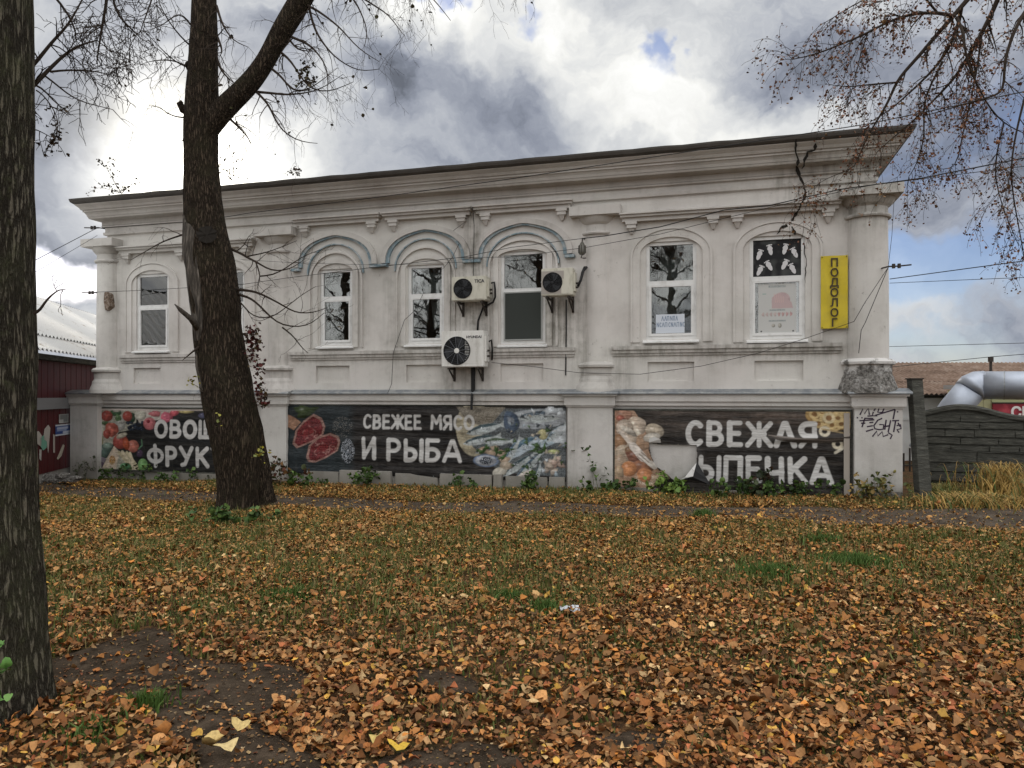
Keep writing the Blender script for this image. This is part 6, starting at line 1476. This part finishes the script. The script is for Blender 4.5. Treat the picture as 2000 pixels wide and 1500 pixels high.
    for i, q in enumerate(low): t.limb(P_(*q), .022 if i in (0, 2, 3) else .012, .004, 6, 6, .42, 1, -.25, 0, 2, (.2, 0, .1))
    t.limb(P_((366, 456, D), (330, 466, D - .4), (300, 482, D - .6), (255, 508, D - .8)), .016, .004, 6, 5, .4, 1, .5, 0, 2)
    # upper twigs left
    for q in ([(368, 132, D), (345, 124, D - .3), (310, 90, D - .6), (280, 58, D - .9)], [(366, 130, D), (335, 115, D - .2), (300, 118, D - .5), (280, 124, D - .7)], [(365, 230, D), (335, 228, D - .3), (312, 210, D - .5), (292, 206, D - .6)], [(374, 50, D), (350, 20, D - .3), (320, 50, D - .4), (285, 60, D - .7)], [(372, 90, D), (340, 60, D - .3), (310, 10, D - .5), (300, -40, D - .5)]): t.limb(P_(*q), .014, .003, 6, 7, .5, 2, .45, 0, 2)
    # twigs right of the stem and from the limb: long, arching and drooping
    rt = [[(422, 10, D), (435, 50, D - .2), (455, 80, D - .3), (485, 92, D - .4)], [(422, 110, D), (432, 140, D - .2), (450, 155, D - .2), (460, 165, D - .1)], [(424, 70, D), (436, 100, D - .2), (428, 112, D - .2)],
          [(590, 5, D), (620, 20, D - .3), (660, 50, D - .5), (700, 95, D - .7), (740, 120, D - .8)], [(600, 0, D), (615, 60, D - .2), (650, 110, D - .4), (700, 140, D - .5), (740, 135, D - .6)], [(545, 100, D), (570, 120, D - .2), (600, 170, D - .4), (640, 182, D - .5), (690, 160, D - .6)],
          [(525, 130, D), (550, 150, D - .2), (570, 178, D - .3), (600, 178, D - .4), (650, 140, D - .5)], [(500, 180, D), (525, 200, D - .2), (540, 245, D - .3), (575, 275, D - .4), (620, 280, D - .5)], [(505, 180, D), (560, 185, D - .3), (620, 180, D - .5), (670, 145, D - .6)], [(560, 70, D), (580, 100, D - .2), (610, 100, D - .4)],
          [(450, 235, D), (470, 250, D - .3), (485, 270, D - .4), (490, 282, D - .4)], [(565, 70, D), (610, 90, D - .3), (640, 130, D - .5), (640, 190, D - .6)], [(620, -30, D), (700, -10, D - .4), (760, 30, D - .7), (790, 70, D - .9)], [(650, -70, D), (760, -60, D - .5), (840, -10, D - .8), (880, 40, D - 1.)], [(690, -180, D), (820, -160, D - .4), (930, -70, D - .8), (960, -10, D - 1.)], [(640, -60, D), (700, 10, D - .3), (720, 60, D - .4), (712, 90, D - .5)]]
    for q in rt: t.limb(P_(*q), .022, .004, 6, 9, .55, 2, .65, .8, 2, (0, 0, -.1))
    for q in ([(690, -180, D), (780, -100, D - .5), (820, -30, D - .7), (850, 20, D - .8)], [(720, -220, D), (900, -140, D - .6), (1000, -60, D - 1.), (1040, -10, D - 1.2)], [(640, -60, D), (740, -60, D - .5), (800, 0, D - .7)]): t.limb(P_(*q), .018, .004, 6, 16, .6, 2, .9, .5, 3, (0, 0, -.3))
    t.m.build('branch', M['twig'], e, flip=False)
    R = np.random.default_rng(12)
    dark = [(.03, .022, .012), (.05, .04, .018), (.06, .06, .02)]
    sel = [q for q in t.tips if q[0].z > 5.0]; leafy('withered_leaves', sel, R, 90, .05, dark, e, .03, .05)
    # clump of hanging brown seeds on the limb
    cl = [(pix(590 + random.uniform(-6, 18), 125 + k * 2.4, D - .3), None, 0) for k in range(20)]; leafy('seed_clusters', cl, R, 90, .05, dark, e, .05, .05)
    # dark red creeper on the right flank
    cr = []
    for k in range(60): py = random.uniform(640, 790); cr.append((pix(484 + (py - 640) * .13 + random.uniform(-4, 20), py, D - .15), None, 0))
    leafy('creeper_leaves', cr, R, 300, .05, [(.075, .014, .012), (.05, .012, .010), (.035, .016, .010), (.055, .035, .012)], e, .04, .05, M['foliage'])
    yl = [(pix(x, y, D - .55), None, 0) for x, y in ((500, 888), (510, 886), (518, 889), (424, 817), (372, 748), (385, 743))]
    leafy('yellow_shoot_leaves', yl, R, 44, .045, [(.30, .26, .03), (.26, .24, .05), (.16, .18, .05)], e, .045, 0, M['foliage'])
    s = Twigs(8); s.limb([pix(408, 790, D - .4), pix(398, 760, D - .5), pix(372, 748, D - .55)], .006, .003, 5, 2, .2, 1); s.limb([pix(410, 800, D - .4), pix(404, 770, D - .5), pix(408, 730, D - .5), pix(402, 705, D - .5)], .006, .003, 5, 2, .2, 1); s.limb([pix(505, 930, D - .4), pix(508, 890, D - .55)], .006, .003, 5, 2, .2, 1); s.m.build('root_shoot', M['twig'], e, flip=False)
forked_tree()

def right_tree():
    e = tag(empty('tree', loc=(0, 0, 0)), 'tree reaching in from the upper right with brown hanging seed clusters', 'tree'); d = 7.6
    m = MB(); trunk_mesh(m, [(6.9, 7.9, -.1, .30), (6.85, 7.9, .5, .26), (6.8, 7.9, 2.5, .23), (6.6, 7.8, 5.0, .19), (6.4, 7.7, 7.5, .13)], 28, 9, .06, .1); m.build('trunk', M['bark_dark'], e, smooth=True)
    t = Twigs(77); P_ = lambda *a: [pix(x, y, dd) for x, y, dd in a]; hub = (6.65, 7.8, 4.6)
    mains = [([hub, pix(1985, -110, d), pix(1890, 0, d), pix(1850, 45, d), pix(1815, 85, d), pix(1775, 130, d), pix(1750, 160, d), pix(1735, 200, d), pix(1710, 240, d), pix(1692, 275, d), pix(1676, 310, d)], .045, .005, 16), (P_((1860, 32, d), (1835, 25, d - .1), (1790, 24, d - .2), (1745, 38, d - .3), (1700, 62, d - .4), (1640, 88, d - .5), (1590, 108, d - .6), (1548, 116, d - .6)), .020, .004, 22),
             (P_((1880, 10, d), (1870, 60, d + .1), (1840, 120, d + .2), (1800, 160, d + .3), (1740, 215, d + .3), (1700, 238, d + .3)), .022, .004, 18), (P_((1985, -110, d), (1950, 0, d + .2), (1920, 60, d + .2), (1890, 105, d + .2), (1870, 150, d + .3), (1825, 195, d + .3), (1780, 240, d + .3), (1720, 290, d + .3)), .030, .004, 22),
             (P_((1868, 35, d), (1880, 60, d - .2), (1885, 90, d - .3), (1890, 130, d - .3), (1925, 200, d - .3), (1960, 240, d - .3), (2000, 260, d - .3)), .016, .004, 14), (P_((1750, 160, d), (1700, 165, d - .2), (1660, 172, d - .3), (1620, 165, d - .4)), .010, .003, 12), (P_((2060, -60, d), (1990, 40, d - .3), (1960, 120, d - .4), (1965, 180, d - .4), (1930, 190, d - .4), (1880, 205, d - .5), (1810, 225, d - .5)), .022, .004, 18),
             (P_((2080, -40, d), (2030, 100, d - .5), (1990, 230, d - .6), (1970, 330, d - .6), (1985, 420, d - .6), (2000, 500, d - .6)), .018, .004, 22), (P_((1676, 310, d), (1668, 330, d), (1610, 348, d), (1580, 372, d)), .006, .002, 8), (P_((1840, 120, d + .2), (1800, 200, d + .1), (1810, 260, d), (1790, 320, d), (1775, 345, d)), .012, .003, 16), (P_((1920, 60, d + .2), (1900, 180, d), (1880, 260, d), (1870, 330, d), (1830, 330, d)), .012, .003, 18),
             (P_((1830, 25, d - .1), (1790, -30, d - .3), (1720, -20, d - .5), (1650, 20, d - .7), (1620, 40, d - .7)), .012, .003, 14), (P_((1900, -20, d), (1840, -60, d - .4), (1740, 0, d - .6), (1690, 10, d - .6)), .012, .003, 12), (P_((1960, 240, d - .3), (1940, 330, d - .3), (1955, 400, d - .3), (1990, 480, d - .3)), .008, .003, 14), (P_((1700, 62, d - .4), (1680, 95, d - .4), (1670, 160, d - .4), (1655, 200, d - .4)), .007, .002, 9)]
    for pts, r0, r1, nt in mains: t.limb(pts, r0, r1, 7, int(nt * 1.25), .42, 1, .62, 0, 4, (-.05, 0, -.30), .12)
    t.m.build('branch', M['twig'], e, flip=False)
    R = np.random.default_rng(5); tips = [q for q in t.tips if q[2] <= 1 and q[0].x / q[0].y < .78]
    brown = [(.17, .075, .045), (.24, .11, .07), (.30, .16, .10), (.10, .055, .035), (.20, .115, .05)]
    leafy('seed_clusters', tips, R, 5600, .021, brown, e, .022, .05); tp = [q for q in tips if R.random() < .3]
    leafy('withered_leaves', tp, R, 700, .032, brown, e, .03, .06)
right_tree()
def roof_sapling(px, py, n, label, seed, L=.5, leaves=40, cols=((.03, .03, .012), (.06, .05, .02), (.05, .025, .015))):
    p = fp(px, py, -.2); e = tag(empty('sapling', loc=tuple(p)), label, 'sapling'); t = Twigs(seed)
    for k in range(n): t.twig((0, 0, 0), (random.uniform(-1.1, .5), random.uniform(-.3, .3), random.uniform(.35, 1)), L * random.uniform(.6, 1.2), .008, 1, .1, 0, 3)
    t.m.build('stem', M['twig'], e, flip=False); leafy('leaves', t.tips, np.random.default_rng(seed), leaves * 2, .045, cols, e, .03)
roof_sapling(238, 378, 6, 'small leafy sapling growing from the roof edge left of the forked tree', 5, .55, 70)
roof_sapling(452, 352, 7, 'tangled sapling on the roof edge just right of the forked trunk', 6, .75, 60)
roof_sapling(585, 344, 3, 'tiny weed sprouting from the roof edge above the painted arches', 7, .2, 18)

def bare_tree(seed):
    e = empty('bare_tree'); m = MB(); sp = [(0, 0, -.1, .30), (.02, 0, .6, .24), (.05, .03, 2.5, .21), (.1, .0, 4.5, .17), (.05, .1, 7, .12), (.1, 0, 10, .05)]; trunk_mesh(m, sp, 18, seed, .06, .1); m.build('trunk', M['bark_dark'], e, smooth=True)
    t = Twigs(seed); R = random.Random(seed)
    for k in range(24):
        z = R.uniform(2.2, 8.5); a = k * 2.4 + R.uniform(-.4, .4); L = R.uniform(1.6, 3.2) * (1.15 - z / 14); b = Vector((.05, 0, z)); u = Vector((math.cos(a), math.sin(a), .55))
        t.limb([b, b + u * L * .4 + Vector((0, 0, .1)), b + u * L * .75 + Vector((0, 0, .2)), b + u * L], .055, .01, 6, 15, 1.0, 2, .25, 0, 3)
    t.m.build('branch', M['twig'], e, flip=False); leafy('withered_leaves', t.tips, np.random.default_rng(seed), 420, .07, [(.10, .045, .02), (.2, .11, .03)], e, .05); return e
bt = bare_tree(51)
REFL = [(-4.2, -7., 0, 'bare tree behind the viewer mirrored in the window with the paper notice'), (-9.5, -4.5, 1.9, 'bare tree behind the viewer mirrored in the upper pane of the central window'), (-14.4, -2.5, 3.4, 'bare tree behind the viewer mirrored in the window beside the largest air conditioner'), (-17.2, .5, 5., 'bare tree off to the left mirrored in the window right of the forked tree')]
for i, (x, y, a, lab) in enumerate(REFL):
    o = bt if i == 0 else copy_tree(bt); o.location = (x, y, 0); o.rotation_euler = (0, 0, a); tag(o, lab, 'tree', 'bare trees mirrored in the windows')

# ------------------------------------------------------------------ weeds along the wall, dry grass
def weed(px, py, h, n, label, cols, seed, spread=.14, leaf=.075, o=.25, name='weed', cat='weed'):
    s, z = P(px, py, o); p = HM @ Vector((s, -o, 0)); p.z = gzf(p.x, p.y); e = tag(empty(name, loc=tuple(p)), label, cat); r = random.Random(seed); t = Twigs(seed)
    for k in range(max(4, n // 14)): t.twig((r.gauss(0, spread), r.gauss(0, .05), 0), (r.gauss(0, .35), r.gauss(0, .25), 1), h * r.uniform(.6, 1.1), .006, 1, -.05, 0, 2, 5)
    t.m.build('stem', mat('weed_stem', (.06, .07, .025), .8), e, flip=False); leafy('leaves', t.tips, np.random.default_rng(seed), n, leaf, cols, e, .035, .02, M['foliage'])
GR = [(.05, .095, .02), (.08, .13, .03), (.035, .065, .018)]; BG = [(.14, .22, .04), (.18, .26, .06), (.10, .17, .04)]; DK = [(.02, .03, .014), (.035, .045, .018), (.05, .03, .018)]; RD = [(.09, .03, .016), (.05, .03, .014), (.12, .06, .02), (.05, .06, .02)]
weed(165, 930, .55, 60, 'thin grey weed against the left end pier of the house', [(.10, .10, .07), (.06, .07, .04)], 1, .12, .05)
weed(225, 935, .35, 120, 'green weed under the left end of the fruit banner', GR, 2, .25, .07)
weed(335, 940, .22, 110, 'low green weeds under the middle of the fruit banner', GR, 3, .45, .06)
weed(545, 945, .42, 150, 'reddish brown bushy weed between forked tree and butcher banner', RD, 4, .22, .08, .5)
weed(600, 955, .22, 90, 'low green weeds right of the reddish bush below the steaks', GR, 14, .25, .07, .5)
weed(718, 950, .34, 90, 'green weed in front of the pale footing block under the lettering', GR, 5, .16, .075)
weed(905, 955, .2, 80, 'low green weeds at the footing under the pile of fish', GR, 6, .35, .06)
weed(1032, 957, .34, 90, 'green leafy weed under the right end of the butcher banner', GR, 7, .16, .075)
weed(1170, 965, .7, 60, 'tall thin stemmed weed before the pier left of the bakery banner', GR, 8, .10, .075)
weed(1205, 968, .26, 110, 'bushy green weeds under the bread and eggs', GR, 9, .30, .08)
weed(1305, 972, .32, 120, 'bright yellow green bushy weed under the hole in the bakery banner', BG, 10, .20, .09)
weed(1470, 975, .2, 150, 'dark green weeds under the lettering of the bakery banner', GR, 11, .35, .075)
weed(1505, 970, .40, 90, 'blackish drooping weed against the bakery banner', DK, 12, .18, .085)
weed(1560, 978, .25, 130, 'low green weeds beneath the right part of the bakery banner', GR, 13, .4, .07)
weed(1690, 985, .3, 140, 'yellowing weeds at the foot of the graffiti pier', [(.16, .14, .04), (.07, .09, .03), (.25, .17, .06)], 15, .35, .07, .4)
weed(450, 990, .22, 160, 'small green plants round the foot of the forked tree', GR, 16, .35, .075, 4.4)
DRY = ((.22, .14, .04), (.46, .29, .08))
def dry_clump(px, py, n, h, spread, label, seed, lean=.7, cols=DRY):
    r = np.random.default_rng(seed); gx, gy = xy_at(px, py); a = r.random(n) * 2 * PI; q = np.abs(r.normal(0, spread, n)); x = gx + np.cos(a) * q * 1.5; y = gy + np.sin(a) * q * .7; t = r.random(n)[:, None]
    V, FA = [], []; hh = h * .82 * (.4 + .75 * r.random(n)); la = r.random(n) * 2 * PI; ln = np.abs(r.normal(lean, .3, n)) * hh; w = .008 * (.6 + .8 * r.random(n)); z = gz(x, y) - .02; cs = np.array(cols[0]) * (1 - t) + np.array(cols[1]) * t
    grn = r.random(n) < .22; cs[grn] = np.array((.07, .11, .025)); segs = 5; pts = []
    for k in range(segs + 1):
        f = k / segs; px_ = x + np.cos(la) * ln * f ** 1.4; py_ = y + np.sin(la) * ln * f ** 1.4 * .7; pz = z + hh * (np.sin(f * PI * .62) if True else f) * (1 - .25 * f); ww = w * (1 - .8 * f); pts += [np.stack([px_ - ww, py_, pz], 1), np.stack([px_ + ww, py_ + ww * .5, pz], 1)]
    V = np.stack(pts, 1); m_ = 2 * (segs + 1); b = np.arange(n)[:, None] * m_; FA = np.concatenate([b + np.array([[2 * k, 2 * k + 1, 2 * k + 3, 2 * k + 2]]) for k in range(segs)])
    o = np_mesh('dry_grass_clump', V.reshape(-1, 3), FA, M['foliage'], None, np.repeat(cs, m_, 0)); tag(o, label, 'dry grass')
dry_clump(1960, 965, 620, .75, .26, 'tall dry yellow grass clump before the wavy concrete fence', 1, .55)
dry_clump(1870, 982, 560, .26, .26, 'flattened dry grass clump right beside the leaning post', 2, 1.1)
dry_clump(1930, 995, 500, .34, .30, 'low straw coloured grass spread along the edge of the footpath', 3, 1.2)
dry_clump(2060, 985, 500, .6, .35, 'tall dry yellow grass clump at the right edge of the frame', 4, .7)
dry_clump(1845, 965, 260, .28, .22, 'short yellow green grass between leaning post and fence', 5, .8, ((.10, .11, .03), (.26, .21, .06)))
# scrap of white plastic on the lawn
def scrap():
    gx, gy = xy_at(1095, 1200); m = MB(); m.grid([[(gx + .05 * i, gy + .04 * j, gzf(gx, gy) + .05 + .02 * math.sin(i * 2.1 + j * 3)) for i in range(4)] for j in range(4)]); o = m.build('plastic_scrap', mat('crumpled_white_plastic', (.5, .52, .55), .4), None, smooth=True); tag(o, 'crumpled white plastic scrap among the leaves in mid lawn', 'litter')
scrap()
